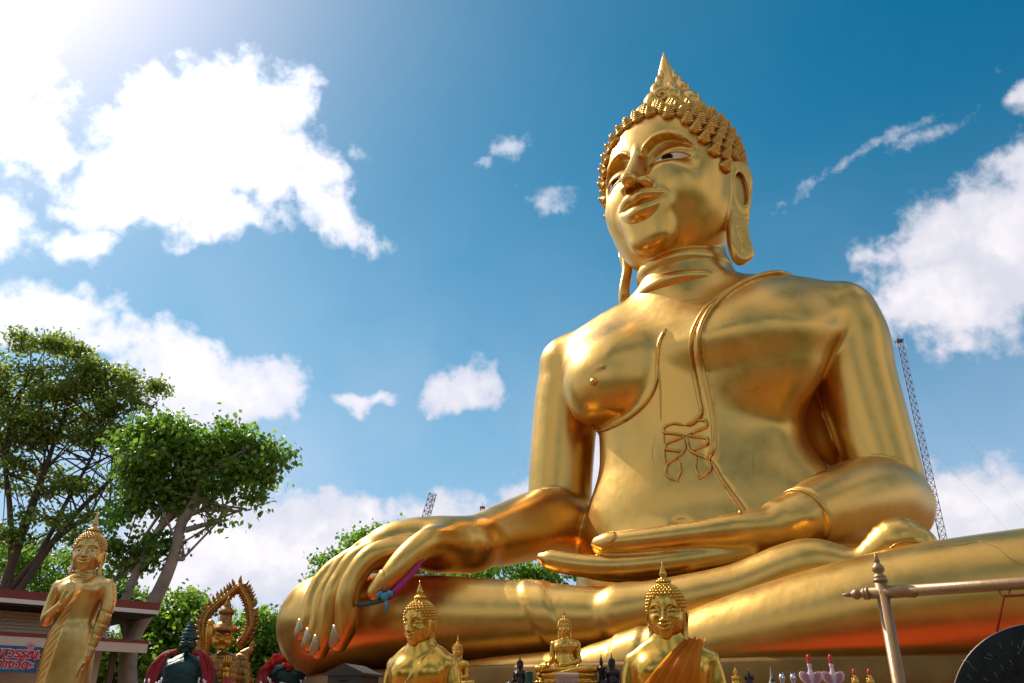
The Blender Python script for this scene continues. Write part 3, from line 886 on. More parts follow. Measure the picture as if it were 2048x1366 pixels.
# eyes
def almond(a):
    """outline of the half-closed eye: pointed ends, flatter below"""
    x = math.cos(a); s = math.sin(a)
    return x, (s * (1 - .35 * abs(x) ** 2) if s > 0 else s * .62 * (1 - .2 * abs(x)))
def hdrop(u):  # head sdf alone
    return head(u)
for s in (-1, 1):
    fwd = np.array([s * math.sin(R(24)), math.cos(R(24)), 0])
    side = np.array([math.cos(R(24)), -s * math.sin(R(24)), 0.])
    c = np.array([s * .70, 1.30, 2.36])
    u, v = -side, np.array([0, 0, 1.])
    e = patch_obj('eye', head, eye_white, head_o, c, u, v, .47, .108, outline=almond, off=.012, back=.5)
    patch_obj('pupil', head, eye_black, e, c + side * (-.04) + np.array([0, 0, .01]), u, v, .135, .088, off=.024, back=.5)
    # lid rims
    for nm, amp, base, rad in (('upper_lid', .118, 2.46, .032), ('lower_lid', -.085, 2.455, .026)):
        pts = [c + side * t * .50 + np.array([0, 0, base - 2.46 + amp * (1 - t * t) + .0 * t]) for t in np.linspace(-1, 1, 9)]
        line_obj(nm, head, gold_big, head_o, [tuple(q) for q in pts], rad, dirn=tuple(-fwd), start=.5, reach=1.0, sub=3, lift=.5)


# ---- robe trim, bands, nails
def bline(name, pts, rad, **k): return line_obj(name, body, gold_trim, ST, pts, rad, **k)
VIEW = (-.10, -.98, .0)
outer = [(2.25, .0, 10.55), (1.75, .3, 10.40), (1.15, .8, 10.02), (.66, 1.3, 9.50), (.36, 1.8, 8.95), (.26, 2, 8.4), (.30, 2, 7.7), (.34, 2, 7.1), (.32, 2, 6.5), (.20, 2, 6.18)]
inner = [(2.05, .0, 10.58), (1.50, .3, 10.40), (.92, .8, 10.0), (.42, 1.3, 9.45), (.14, 1.8, 8.85), (.05, 2, 8.3), (.10, 2, 7.6), (.12, 2, 7.25), (-.05, 2, 7.06), (-.22, 2, 7.0)]
bline('robe_hem', outer, .055)
bline('robe_hem', inner, .055)
bline('robe_hem', [(.24, 2, 6.18), (.45, 2, 5.7), (.78, 2, 5.1), (1.0, 2, 4.6)], .045)
# folded tail of the sash: looping cords round a knot
kx, kz = -.24, 6.78
for s in (-1, 1):
    w = .42
    bline('sash_fold', [(kx, 2, kz + .22), (kx + s * .22, 2, kz + .30), (kx + s * w, 2, kz + .26), (kx + s * (w + .03), 2, kz + .14), (kx + s * .25, 2, kz + .08), (kx, 2, kz)], .036, sub=6)
    bline('sash_fold', [(kx, 2, kz), (kx + s * .22, 2, kz - .06), (kx + s * w, 2, kz - .12), (kx + s * w, 2, kz - .24), (kx + s * .22, 2, kz - .30), (kx + s * .09, 2, kz - .34)], .036, sub=6)
    bline('sash_fold', [(kx + s * .03, 2, kz - .05), (kx + s * .06, 2, kz - .32), (kx + s * .24, 2, kz - .46), (kx + s * .42, 2, kz - .58), (kx + s * .44, 2, kz - .80), (kx + s * .20, 2, kz - .98)], .036, sub=6)
    bline('sash_fold', [(kx + s * .20, 2, kz - .48), (kx + s * .15, 2, kz - .70), (kx + s * .22, 2, kz - .96)], .035, sub=6)
bline('sash_edge', [(kx - .46, 2, kz + .15), (kx - .47, 2, kz - .2), (kx - .46, 2, kz - .62)], .03)
bline('sash_edge', [(kx - .47, 2, 8.9), (kx - .45, 2, 8.1), (kx - .50, 2, 7.2)], .022)
# fold under the right breast and the line up to the breastbone
bline('breast_fold', [(-2.50, 2, 7.55), (-2.3, 2, 7.40), (-2.0, 2, 7.32), (-1.5, 2, 7.38), (-1.05, 2, 7.62), (-.78, 2, 8.0), (-.70, 2, 8.5), (-.62, 2, 8.95), (-.45, 2, 9.25)], .040)
patch_obj('nipple', body, gold_big, ST, (-2.07, 1.8, 8.18), (0, 0, 1), (1, 0, 0), .09, .09, off=.02, back=.6, nr=4, na=12, lift=.07)
# hem bands across the shin and the ankle, wrist cuff
def band(name, fn, c, u, v, ru, rv, a0, a1, rad, mat=gold_trim):
    """ring segment round a limb: points start outside and fall onto it"""
    c = np.array(c, float); u = np.array(u, float); u /= np.linalg.norm(u); v = np.array(v, float); v -= u * (u @ v); v /= np.linalg.norm(v)
    A = np.linspace(R(a0), R(a1), 40)
    D = np.cos(A)[:, None] * u + np.sin(A)[:, None] * v
    P = drop(fn, c + D * 2.2, -D, 2.2)
    P = P + D * rad * .2; P[:, 1] *= -1
    rr = [rad * (.3 + .7 * min(1, i / 3, (39 - i) / 3)) for i in range(40)]
    return MB().tube([tuple(q) for q in P], rr, 8).build(name, mat, ST)
LFO = lambda p: tube(p, [(3.28, .1, 5.32), (3.00, .9, 5.28), (2.5, 1.9, 5.0), (1.95, 2.75, 4.66), (1.58, 3.05, 4.50)], [.80, .76, .64, .50, .44], m=3)
band('robe_cuff', LFO, (1.86, 2.80, 4.62), (-.25, .35, 1), (.9, .75, .15), 1, 1, -120, 150, .035)

def nail(fn, tip, back_pt, dorsal, w, l, mat=None):
    tip = np.array(tip, float); bp = np.array(back_pt, float); ax = tip - bp; ax /= np.linalg.norm(ax)
    do = np.array(dorsal, float); do -= ax * (do @ ax); do /= np.linalg.norm(do)
    side = np.cross(do, ax)
    # u x v must point along the dorsal side
    def ol(a):
        x, y = math.cos(a), math.sin(a)
        return (x, y * (1.0 - .35 * max(0, x) ** 2) * (1.12 if x < 0 else 1))
    c = tip - ax * l * .55
    return patch_obj('fingernail', fn, mat or nail_mat, ST, c + ax * l * .12, ax, np.cross(do, ax), l, w, outline=ol, off=.018, back=.35, nr=5, na=24, lift=.012)
for k in ('little', 'ring', 'middle', 'index'):
    q, r = FING_R[k]
    nail(hand_r, q[-1], q[-2], (-.62, .78, .1), r[-1] * .95, r[-1] * 1.3)
    b = np.array(q[-2]); ax = np.array(q[-1]) - b; ax /= np.linalg.norm(ax)
nail(hand_r, THUMB_R[0][-1], THUMB_R[0][-2], (-.15, .85, .5), .15, .24, gold_big)
nail(hand_l, THUMB_L[0][-1], THUMB_L[0][-2], (-.1, .85, .45), .15, .26, gold_big)
bline('toenail_edge', [(3.12, 4.6, 3.62), (3.18, 4.6, 3.74), (3.36, 4.6, 3.80), (3.56, 4.6, 3.78)], .016)

# old repairs and hairline cracks in the paint skin
crack_m = plain('crack_brown', (.26, .15, .05), .6, .5)  # dull brown of the thin crack lines themselves
rr = random.Random(12)
def crack(pts, dirn=(0, -1, 0)):
    q = [(a + rr.uniform(-.03, .03), f, z + rr.uniform(-.03, .03)) for a, f, z in pts]
    line_obj('paint_crack', body, crack_m, ST, q, .0045, dirn=dirn, start=2.0, reach=4.0, sub=3, n=5, lift=.1)
crack([(4.2, 5, 3.60), (4.35, 5, 3.52), (4.45, 5, 3.45), (4.5, 5, 3.30), (4.7, 5, 3.15)])
crack([(4.2, 5, 3.58), (4.0, 5, 3.56), (3.8, 5, 3.57)])
crack([(5.0, 5, 3.30), (5.05, 5, 3.1), (5.08, 5, 2.95)])
crack([(1.0, 2, 6.3), (1.05, 2, 6.0), (1.0, 2, 5.7)])
crack([(-.9, 2, 6.9), (-.95, 2, 6.5), (-.88, 2, 6.2)])
crack([(.9, 2, 7.6), (1.15, 2, 7.55), (1.4, 2, 7.58)])

# ================================================================== plinth and ground
def tile_ground(name, base, joint, size, rough):
    t = NT(name); c = t.coord()
    br = t.n.new('ShaderNodeTexBrick'); t.l.new(c, br.inputs['Vector']); br.offset = 0.0
    br.inputs['Scale'].default_value = 1.0 / size; br.inputs['Brick Width'].default_value = 1.0; br.inputs['Row Height'].default_value = 1.0
    br.inputs['Mortar Size'].default_value = .02
    br.inputs['Color1'].default_value = (*base, 1); br.inputs['Color2'].default_value = (*[x * .8 for x in base], 1); br.inputs['Mortar'].default_value = (*joint, 1)
    return t.set(base=br.outputs[0], rough=rough)
ground_m = plain('ground_paving', (.17, .105, .045), .75, 0, .6, .10, .15)
red_m = tile_ground('red_tile', (.42, .060, .025), (.16, .05, .03), .4, .5)
MB().box((0, 0, -.10), (9000, 9000, .2)).build('ground', ground_m).__setitem__('kind', 'structure')
terr = MB()
c0 = Vector((ST_O[0], ST_O[1], 0)); Lv = Vector((math.cos(ST_YAW), -math.sin(ST_YAW), 0)); Fv = Vector((-math.sin(ST_YAW), -math.cos(ST_YAW), 0))
def stp(a, f, z): return c0 + Lv * a + Fv * f + Vector((0, 0, z))
terr.box((0, 0, 0), (23, 5.6, .12), mat=Matrix.Translation(stp(0, 6.6, .06)) @ Matrix.Rotation(-ST_YAW, 4, 'Z'))
terr.build('red_terrace', red_m).__setitem__('kind', 'structure')
pl = empty('statue_plinth', (ST_O[0], ST_O[1], 0), -ST_YAW)
tag(pl, 'tan stepped plinth under the colossal golden seated statue', 'plinth')
plm = plain('plinth_gilding', (.24, .125, .03), .45, .8, .3, 2.0)
def oval(m, ra, rf, cf, z0, z1, n=72):
    vs = []
    for z, k in ((z0, 1.0), (z0 + .06, 1.012), (z1 - .06, 1.012), (z1, 1.0)):
        for i in range(n):
            a = 2 * math.pi * i / n
            ca, sa = math.cos(a), math.sin(a)
            x = abs(ca) ** .72 * math.copysign(1, ca) * ra * k; y = abs(sa) ** .72 * math.copysign(1, sa) * rf * k
            vs.append((x, y - cf, z))
    fs = [(j * n + i, j * n + (i + 1) % n, (j + 1) * n + (i + 1) % n, (j + 1) * n + i) for j in range(3) for i in range(n)]
    fs += [tuple(range(n - 1, -1, -1)), tuple(3 * n + i for i in range(n))]
    m.add(vs, fs)
m = MB(); oval(m, 8.0, 4.3, 1.4, 1.55, 2.26); m.build('seat_slab', plm, pl)
m = MB(); oval(m, 7.2, 3.6, 1.2, .55, 1.55); m.build('waist', plm, pl)
m = MB(); oval(m, 8.6, 4.6, 1.4, 0, .55); m.build('footing', plm, pl)

# ================================================================== pink ribbon under the thumb
rib = empty('ribbon_garland', tuple(stp(-4.6, 5.35, 3.25)), -ST_YAW)
tag(rib, 'magenta cloth ribbon with a blue bow tied under the draped thumb', 'ribbon')
cloth_mag = plain('magenta_cloth', (.42, .02, .16), .55, 0, .25, 9, .3)
cloth_blue = plain('blue_cloth', (.06, .30, .42), .55, 0, .25, 9, .3)
cloth_teal = plain('teal_cloth', (.01, .10, .12), .55, 0, .25, 9, .3)
def lp(a, f, z): return (a + 4.6, -(f - 5.35), z - 3.25)
m = MB()
m.tube([lp(*q) for q in crom([(-4.18, 5.12, 4.02), (-4.30, 5.30, 3.75), (-4.45, 5.45, 3.50), (-4.58, 5.52, 3.34)], 5)], [.01, .03, .045, .05, .055, .055, .055, .06, .06, .065, .065, .065, .06, .055, .05, .04], 9).build('ribbon', cloth_mag, rib)
m = MB()
m.tube([lp(*q) for q in crom([(-4.58, 5.52, 3.34), (-4.85, 5.56, 3.28), (-5.2, 5.50, 3.27)], 5)], [.035] * 11, 8).build('tail', cloth_teal, rib)
m = MB(); m.ball(lp(-4.60, 5.60, 3.36), (.08, .06, .07))
for s in (-1, 1): m.ball(lp(-4.60 + s * .10, 5.62, 3.40), (.07, .03, .05), M=Matrix.Rotation(s * .6, 3, 'Y'))
m.tube([lp(-4.58, 5.6, 3.34), lp(-4.54, 5.62, 3.2), lp(-4.56, 5.62, 3.1)], [.02, .03, .01], 6)
m.build('bow', cloth_blue, rib)

# ================================================================== shared meshes for the smaller statues
LOW_V, LOW_Q = mesh_sdf('small_body', body, (-9, -2.6, 2.0), (9, 6.6, 11.5), .15, newton=1, relax=1)
lv = LOW_V.copy(); lv[:, 1] *= -1
small_body_me = np_mesh('small_body', lv, quads=LOW_Q[:, ::-1]); small_body_me.materials.append(gold_trim)
head_me = head_o.data
hm = MB()
for c, n in curl_spots(.30):
    M = curl_matrix(c, n, .168)
    b = len(hm.v); ring = 7
    vs = [M @ Vector((math.cos(2 * math.pi * k / ring) * r, math.sin(2 * math.pi * k / ring) * r, z)) for r, z in ((1, -.2), (.92, .6), (.5, 1.15)) for k in range(ring)] + [M @ Vector((0, 0, 1.35))]
    hm.add(vs, [(j * ring + k, j * ring + (k + 1) % ring, (j + 1) * ring + (k + 1) % ring, (j + 1) * ring + k) for j in range(2) for k in range(ring)] + [(2 * ring + k, 2 * ring + (k + 1) % ring, 3 * ring) for k in range(ring)])
# topknot
for th in (.25, .55, .85):
    for k in range(int(16 * math.sin(th) + 3)):
        a = 2 * math.pi * k / int(16 * math.sin(th) + 3)
        hm.ball((.75 * math.sin(th) * math.cos(a), .1 + .75 * math.sin(th) * math.sin(a), 4.55 + .75 * math.cos(th)), .15, 6, 5)
hair_me = hm.mesh('hair'); hair_me.materials.append(gold_trim)
fm = MB(); fm.lathe([(.30, -.1), (.38, .10), (.30, .25), (.20, .32), (.30, .50), (.34, .70), (.26, 1.05), (.15, 1.5), (.06, 2.0), (.005, 2.4)], 16, flute=lambda a, i: .12 * abs(math.sin(2 * a)) if i > 3 else 0)
spire_me = fm.mesh('flame_finial'); spire_me.materials.append(gold_trim)
eye_parts = [o for o in head_o.children if o.name.startswith('eye')]

def head_set(parent, mat, hair_mat, loc, yaw=0.0, s=1.0, eyes=False, tilt=0.0, spire=1.0, mesh=None):
    """head, hair and finial of a smaller statue; loc = chin point in the parent's units"""
    h = link(bpy.data.objects.new('head', mesh or head_me), parent); set_mat(h, mat)
    h.location = loc; h.rotation_euler = (tilt, 0, yaw); h.scale = (s, s, s)
    hr = link(bpy.data.objects.new('hair', hair_me), h); set_mat(hr, hair_mat); hr['kind'] = 'stuff'
    fl = link(bpy.data.objects.new('flame_finial', spire_me), h); set_mat(fl, mat)
    fl.location = (0, .1, 5.15); fl.scale = (1, 1, spire)
    if eyes:
        for e in eye_parts:
            c = e.copy(); COL.objects.link(c); c.parent = h; c.matrix_local = e.matrix_local.copy(); c.name = 'eye'
            for q in e.children:
                d = q.copy(); COL.objects.link(d); d.parent = c; d.matrix_local = q.matrix_local.copy(); d.name = 'pupil'
    return h
lowh_V, lowh_Q = mesh_sdf('small_head', head, (-2.1, -2.1, -1.5), (2.1, 2.5, 5.2), .08, newton=1, relax=1)
lv = lowh_V.copy(); lv[:, 1] *= -1
small_head_me = np_mesh('small_head', lv, quads=lowh_Q[:, ::-1]); small_head_me.materials.append(gold_trim)

gold_fig = gold('polished_gold', base=(.74, .42, .075), dark=(.66, .34, .05), rough=.25, metal=.95, lump=0, scale=.6, grime=False)
gold_pale = gold('matt_gold', base=(.72, .46, .15), dark=(.58, .34, .08), rough=.33, metal=.85, lump=.2, scale=.6, grime=True)
bronze = plain('dark_bronze', (.045, .035, .035), .30, .75, .3, 2.0)

def seated_small(label, px, D, z0, hgt, rz, mat, group=None, pedestal=None, name='seated_buddha_figurine'):
    p = at(px, 1340, D)
    s = hgt / 16.2
    e = empty(name, (p.x, p.y, z0), rz, s)
    tag(e, label, 'figurine', group)
    up = 0.0
    if pedestal:
        up = pedestal
        t = MB()
        n = 40
        def ring(ra, rf, z): return [(math.cos(2 * math.pi * i / n) * ra, math.sin(2 * math.pi * i / n) * rf - 1.5, z) for i in range(n)]
        prof = [(8.6, 4.9, 0), (8.6, 4.9, up * .16), (8.0, 4.5, up * .20), (7.4, 4.2, up * .42), (6.9, 3.9, up * .5), (7.3, 4.1, up * .58), (7.9, 4.5, up * .75), (7.9, 4.5, up * .92), (7.6, 4.3, up)]
        vs = sum([ring(*q) for q in prof], [])
        fs = [(j * n + i, j * n + (i + 1) % n, (j + 1) * n + (i + 1) % n, (j + 1) * n + i) for j in range(len(prof) - 1) for i in range(n)] + [tuple(range(n - 1, -1, -1)), tuple((len(prof) - 1) * n + i for i in range(n))]
        t.add(vs, fs)
        for j in range(22):                     # lotus petals
            a = 2 * math.pi * j / 22
            t.ball((math.cos(a) * 7.5, math.sin(a) * 4.3 - 1.5, up * .30), (.95, .7, up * .16), 7, 5)
        t.build('pedestal', mat, e)
    b = link(bpy.data.objects.new('body', small_body_me), e); set_mat(b, mat); b.location = (0, 0, -2.22 + up)
    h = head_set(e, mat, mat, (HEAD_C[0], -HEAD_C[1], HEAD_C[2] - 2.22 + up), mesh=small_head_me, spire=1.25)
    return e

# ================================================================== altar with two tiers
wood = plain('altar_wood', (.20, .09, .035), .5, 0, .3, 4, .2)
red_cloth = plain('altar_red_cloth', (.45, .03, .02), .7, 0, .2, 6, .3)
TIER = 1.775
alt = empty('altar_table', (.9, 5.9, 0)); tag(alt, 'low wooden altar table below the two golden busts', 'table')
m = MB(); m.box((0, 0, 1.13), (7.4, 2.3, .06)); m.build('table_top', wood, alt)
for sx in (-1, 1):
    for sy in (-1, 1):
        MB().box((sx * 3.5, sy * 1.0, .55), (.12, .12, 1.1)).build('leg', wood, alt)
m = MB(); m.box((0, -1.16, .95), (7.4, .02, .30)); m.build('apron', red_cloth, alt)
alt2 = empty('altar_shelf', (.6, 8.15, 0)); tag(alt2, 'raised wooden altar shelf carrying the row of small figurines', 'shelf')
m = MB(); m.box((0, 0, TIER - .03), (9.6, 1.5, .06)); m.build('shelf_top', wood, alt2)
for sx in (-1, 1):
    for sy in (-1, 1):
        MB().box((sx * 4.6, sy * .65, (TIER - .06) / 2), (.1, .1, TIER - .06)).build('leg', wood, alt2)

seated_small('small gilt seated Buddha on a lotus pedestal, hand on its knee', 1133, 8.0, TIER, .56, R(-6), gold_fig, pedestal=3.2)
ped = [o for o in COL.objects if o.name == 'pedestal'][0]
net = MB()
for i in range(9):
    for j in range(6):
        x = -2.6 + i * .65
        net.tube([(x, -6.35, 3.0 - j * .5), (x + .33, -6.5, 2.75 - j * .5), (x + .65, -6.35, 2.5 - j * .5)], .07, 4)
        net.tube([(x + .65, -6.35, 3.0 - j * .5), (x + .33, -6.5, 2.75 - j * .5), (x, -6.35, 2.5 - j * .5)], .07, 4)
net.build('netted_cloth', plain('pale_net', (.55, .45, .45), .7), ped)
seated_small('tiny golden seated Buddha beside the shoulder of the left bust', 916, 8.0, TIER + .0, .43, R(-22), gold_fig, name='seated_buddha_figurine')
seated_small('small dark bronze seated Buddha left of the gilt pedestal figure', 1041, 8.0, TIER, .265, R(-12), bronze)
seated_small('small dark bronze seated Buddha right of the gilt pedestal figure', 1225, 7.9, TIER, .275, R(4), bronze)
seated_small('tiny golden seated Buddha at the bottom edge right of the robed bust', 1471, 7.9, TIER, .165, R(8), gold_fig)

# standing dark deity
def lathe_figure(name, label, px, D, z0, parts, cat='figurine', group=None, rz=0.0):
    p = at(px, 1340, D); e = empty(name, (p.x, p.y, z0), rz); tag(e, label, cat, group)
    for nm, mat, build in parts:
        mm = MB(); build(mm); mm.build(nm, mat, e)
    return e
def stand_body(m):
    m.lathe([(.045, 0), (.05, .01), (.03, .03), (.028, .08), (.024, .12), (.034, .155), (.038, .175), (.015, .187), (.012, .195)], 12)
    for s in (-1, 1):
        m.tube([(s * .036, 0, .17), (s * .055, -.005, .13), (s * .05, -.02, .09)], [.011, .009, .007], 6)
        m.tube([(s * .036, 0, .172), (s * .05, .006, .185)], [.012, .003], 6)
        m.tube([(s * .045, .0, .08), (s * .07, .0, .07)], [.008, .002], 5)
def stand_head(m):
    m.ball((0, -.002, .212), (.016, .018, .02)); m.lathe([(.018, .218), (.02, .225), (.013, .238), (.010, .25), (.004, .27), (.001, .30)], 10)
lathe_figure('standing_deity_figurine', 'tiny dark standing deity with a tall pointed crown', 1203, 7.95, TIER - .02, [('body', bronze, stand_body), ('crowned_head', bronze, stand_head)])
green_glaze = plain('green_glaze', (.02, .10, .08), .25, .2, .2)
lathe_figure('incense_jar', 'small dark green jar beside the dark seated figure', 1058, 7.9, TIER, [('jar', green_glaze, lambda m: m.lathe([(.028, 0), (.034, .03), (.033, .10), (.036, .115), (.036, .12), (.03, .12), (.028, .10)], 16))], 'jar')

# dark many-armed figurine, grey spired figurine, two silvery heads
def spiky(m):
    m.lathe([(.03, 0), (.034, .03), (.02, .06), (.012, .085), (.014, .1), (.006, .125), (.001, .15)], 10)
    rr = random.Random(4)
    for k in range(12):
        a = rr.uniform(0, math.pi); r0 = rr.uniform(.04, .065)
        m.tube([(0, 0, .045), (math.cos(a) * r0 * .6, -.01, .05 + math.sin(a) * .03), (math.cos(a) * r0, -.012, .055 + math.sin(a) * .055)], [.008, .006, .002], 5)
lathe_figure('many_armed_figurine', 'tiny dark figurine with many raised arms beside the tiny golden one', 1496, 7.9, TIER, [('body', bronze, spiky)])
lathe_figure('spired_figurine', 'tiny grey figurine with a green front and a long spire', 1541, 7.9, TIER, [('body', plain('grey_stone', (.35, .33, .28), .6), lambda m: m.lathe([(.035, 0), (.03, .025), (.016, .06), (.012, .075), (.005, .12), (.001, .16)], 12)), ('green_cloth', green_glaze, lambda m: m.ball((0, -.022, .05), (.018, .01, .022)))])
silver = plain('silver_paint', (.42, .45, .50), .3, .6, .2)
def silver_head(m):
    m.lathe([(.022, 0), (.016, .03), (.026, .055), (.028, .075), (.018, .095), (.004, .102)], 12)
    for s in (-1, 1): m.lathe([(.006, .085), (.001, .112)], 6, (s * .016, 0, 0))
    m.tube([(0, -.02, .07), (0, -.04, .062)], [.012, .008], 6)
lathe_figure('silver_animal_figurine', 'tiny silvery animal head, the left one of the pair', 1562, 7.9, TIER, [('body', silver, silver_head)], group='silvery animal heads')
lathe_figure('silver_animal_figurine', 'tiny silvery animal head, the right one of the pair', 1584, 7.9, TIER, [('body', silver, silver_head)], group='silvery animal heads')

# pearly winged figurines with red tips
pearl = NT('pearl_glaze'); pearl.set(base=(.80, .68, .76), rough=.22, coat=.5, trans=.25, sss=.2); pearl = pearl.m
pinkm = NT('pink_glass'); pinkm.set(base=(.72, .30, .36), rough=.25, trans=.35, coat=.4); pinkm = pinkm.m
redm = plain('red_enamel', (.55, .025, .01), .22, .1, .3, 30, .1)
def wing(m, s, k=1.0, dep=.02, dy=0.0):
    pts = crom([(0, 0), (s * .045 * k, -.012), (s * .085 * k, .02), (s * .098 * k, .062), (s * .080 * k, .088), (s * .045 * k, .082), (s * .015, .058), (0, .045)], 5)
    pts = [(float(a), float(b)) for a, b in pts]
    if s < 0: pts = pts[::-1]
    m.prism(pts, Matrix.Translation((0, dy, .0)), dep)
for i, (px, lab) in enumerate(((1620, 'pearly pink heart-winged figurine with a red tip, the left one of the pair'), (1664, 'pearly pink heart-winged figurine with a red tip, the right one of the pair'))):
    p = at(px, 1340, 7.6); e = empty('winged_figurine', (p.x, p.y, TIER + .02)); tag(e, lab, 'figurine', 'pearly winged figurines')
    m = MB(); m.lathe([(.03, -.04), (.022, 0), (.03, .04), (.026, .075), (.015, .10), (.016, .125), (.019, .14), (.018, .15)], 14); m.build('body', pearl, e)
    for s in (-1, 1):
        m = MB(); wing(m, s); w = m.build('wing', pearl, e)
        m = MB(); wing(m, s, .78, .006, -.014); q = m.build('wing_panel', pinkm, w); q.scale = (1, 1, .82)
    m = MB(); m.lathe([(.019, .15), (.019, .165), (.016, .18), (.018, .195), (.014, .215), (.004, .228)], 12); m.build('red_tip', redm, e)
for i, (px, lab) in enumerate(((1707, 'tiny golden figurine with a red pointed hat, left of the gong post'), (1737, 'tiny golden figurine with a red pointed hat, nearest the gong post'))):
    p = at(px, 1340, 7.7); e = empty('red_hat_figurine', (p.x, p.y, TIER)); tag(e, lab, 'figurine', 'red-hatted golden figurines')
    m = MB(); m.lathe([(.03, 0), (.036, .03), (.022, .05), (.016, .065), (.018, .08), (.014, .09)], 12)
    for s in (-1, 1): m.ball((s * .022, 0, .05), (.012, .01, .012), 6, 5)
    m.build('body', gold_fig, e)
    m = MB(); m.lathe([(.017, .085), (.016, .10), (.013, .12), (.004, .135)], 10); m.build('hat', redm, e)

# donation box
p = at(690, 1340, 9.0); dbx = empty('donation_box', (p.x, p.y, 0), R(-14)); tag(dbx, 'dark grey metal donation box with a small gable roof and paper notice', 'box')
tin = plain('dark_tin', (.07, .065, .06), .45, .5, .25, 4)
m = MB(); m.box((.04, .14, .96), (.36, .46, 1.92)); m.build('cabinet', tin, dbx)
m = MB(); M = Matrix.Translation((.04, .14, 1.92)); m.prism([(-.22, -.01), (.22, -.01), (.22, .012), (0, .105), (-.22, .012)], M, .52); m.build('roof', tin, dbx)
MB().box((0.03, -.093, 1.86), (.09, .006, .016)).build('slot', plain('slot_black', (.004, .004, .004), .8), dbx)
nt = MB().box((.03, -.095, 1.69), (.27, .004, .22)).build('paper_notice', plain('paper', (.50, .50, .54), .8, 0, .1), dbx)
ink = plain('ink', (.10, .12, .16), .8)
for r_ in range(4):
    MB().box((.03 + .01 * (r_ % 2), -.0985, 1.77 - r_ * .045), (.20 - .03 * (r_ % 3), .002, .016)).build('printed_line', ink, nt)

# ================================================================== two golden busts on the altar
def bust(p):
    d = loft(p, [(2.5, 0, 0, 2.9, 1.6, 1.6), (4.5, 0, 0, 2.5, 1.6, 1.5), (6.2, 0, 0, 2.15, 1.40, 1.4), (7.6, 0, 0, 2.45, 1.5, 1.4), (8.8, 0, 0, 2.7, 1.50, 1.4), (9.6, 0, 0, 2.55, 1.15, 1.2), (10.2, 0, 0, 2.0, .85, 1.0), (10.6, 0, 0, 1.4, .7, .9)], 2.4)
    d = smin(d, tube(p, [(-2.7, -.1, 9.2), (-1.5, 0, 9.85), (0, 0, 10.2), (1.5, 0, 9.85), (2.7, -.1, 9.2)], [.62, .58, .75, .58, .62]), .5)
    d = smin(d, tube(p, [(0, -.1, 9.6), (0, 0, 11.1)], [1.35, 1.08]), .4)
    for s in (-1, 1):
        d = smin(d, ellip(p, (s * 1.15, .75, 8.6), (1.15, .95, .95)), .6)
        a = tube(p, [(s * 2.65, -.15, 9.15), (s * 2.95, -.15, 8.2), (s * 3.1, -.05, 6.8), (s * 3.05, .2, 5.6), (s * 2.2, 1.6, 4.8), (s * .7, 2.6, 4.4)], [.68, .66, .58, .55, .48, .38])
        d = smin(d, a, .12)
        q = p * np.array([s, 1, 1.])
        lg = tube(q, [(1.4, .4, 3.1), (3.6, 1.4, 3.0), (5.6, 2.6, 2.95), (4.6, 3.6, 2.9), (2.0, 3.8, 2.85), (-.6, 3.8, 2.9)], [1.0, .9, .8, .7, .6, .45])
        d = smin(d, lg, .1)
    # robe: raised over the left shoulder and side, edge running down to the right flank
    line = (p[:, 2] - 8.0) - 1.15 * (p[:, 0] + .55)
    robe = 1 - sstep(line, -.06, .06)
    fold = np.abs(np.sin((p[:, 2] * .9 - p[:, 0] * 1.05) * 2.6)) * sstep(p[:, 2], 8.6, 7.4)
    d = d - robe * (.07 + .05 * fold) * sstep(p[:, 2], 4.0, 5.0)
    return np.maximum(d, 2.22 - p[:, 2])
BV, BQ = mesh_sdf('bust', bust, (-7, -2.6, 2.0), (7, 5.2, 11.6), .085)
bv = BV.copy(); bv[:, 1] *= -1
bust_me = np_mesh('bust_body', bv, quads=BQ[:, ::-1]); bust_me.materials.append(gold_fig)
BUST_S = .087
def make_bust(label, px, py_sh, D, yaw, head_yaw, hs=.80):
    q = at(px, py_sh, D)
    e = empty('buddha_bust', (q.x, q.y, 1.16), yaw, BUST_S)
    tag(e, label, 'statue', 'golden busts on the altar')
    b = link(bpy.data.objects.new('body', bust_me), e); b.location = (0, 0, -2.22)
    need = (q.z - 1.16) / BUST_S                       # shoulders sit where they are seen
    b.scale = (1, 1, need / (9.85 - 2.22)); b.location.z = -2.22 * b.scale.z
    zc = need + .72
    head_set(e, gold_fig, gold_fig, (0, -.25, zc), head_yaw, hs, eyes=False, tilt=R(6), spire=.72)
    return e, need
bust_l, nl = make_bust('golden bust of a Buddha beneath the draped hand, gazing to the left', 843, 1312, 6.55, R(-22), R(-14))
bust_r, nr_ = make_bust('golden bust of a Buddha wearing an orange gauze sash, on the altar', 1340, 1302, 5.45, R(-16), R(-4))
# downcast eyelids of the busts: dark slits
slit = plain('eye_slit', (.02, .015, .01), .5)
for e in (bust_l, bust_r):
    h = [c for c in e.children if c.name.startswith('head')][0]
    for s in (-1, 1):
        pts = [(s * (.70 + t * .40), 1.9, 2.44 - .05 * (1 - t * t)) for t in np.linspace(-1, 1, 7)]
        line_obj('eye_slit', head, slit, h, pts, .035, start=.4, reach=1.6, sub=2, lift=.2)
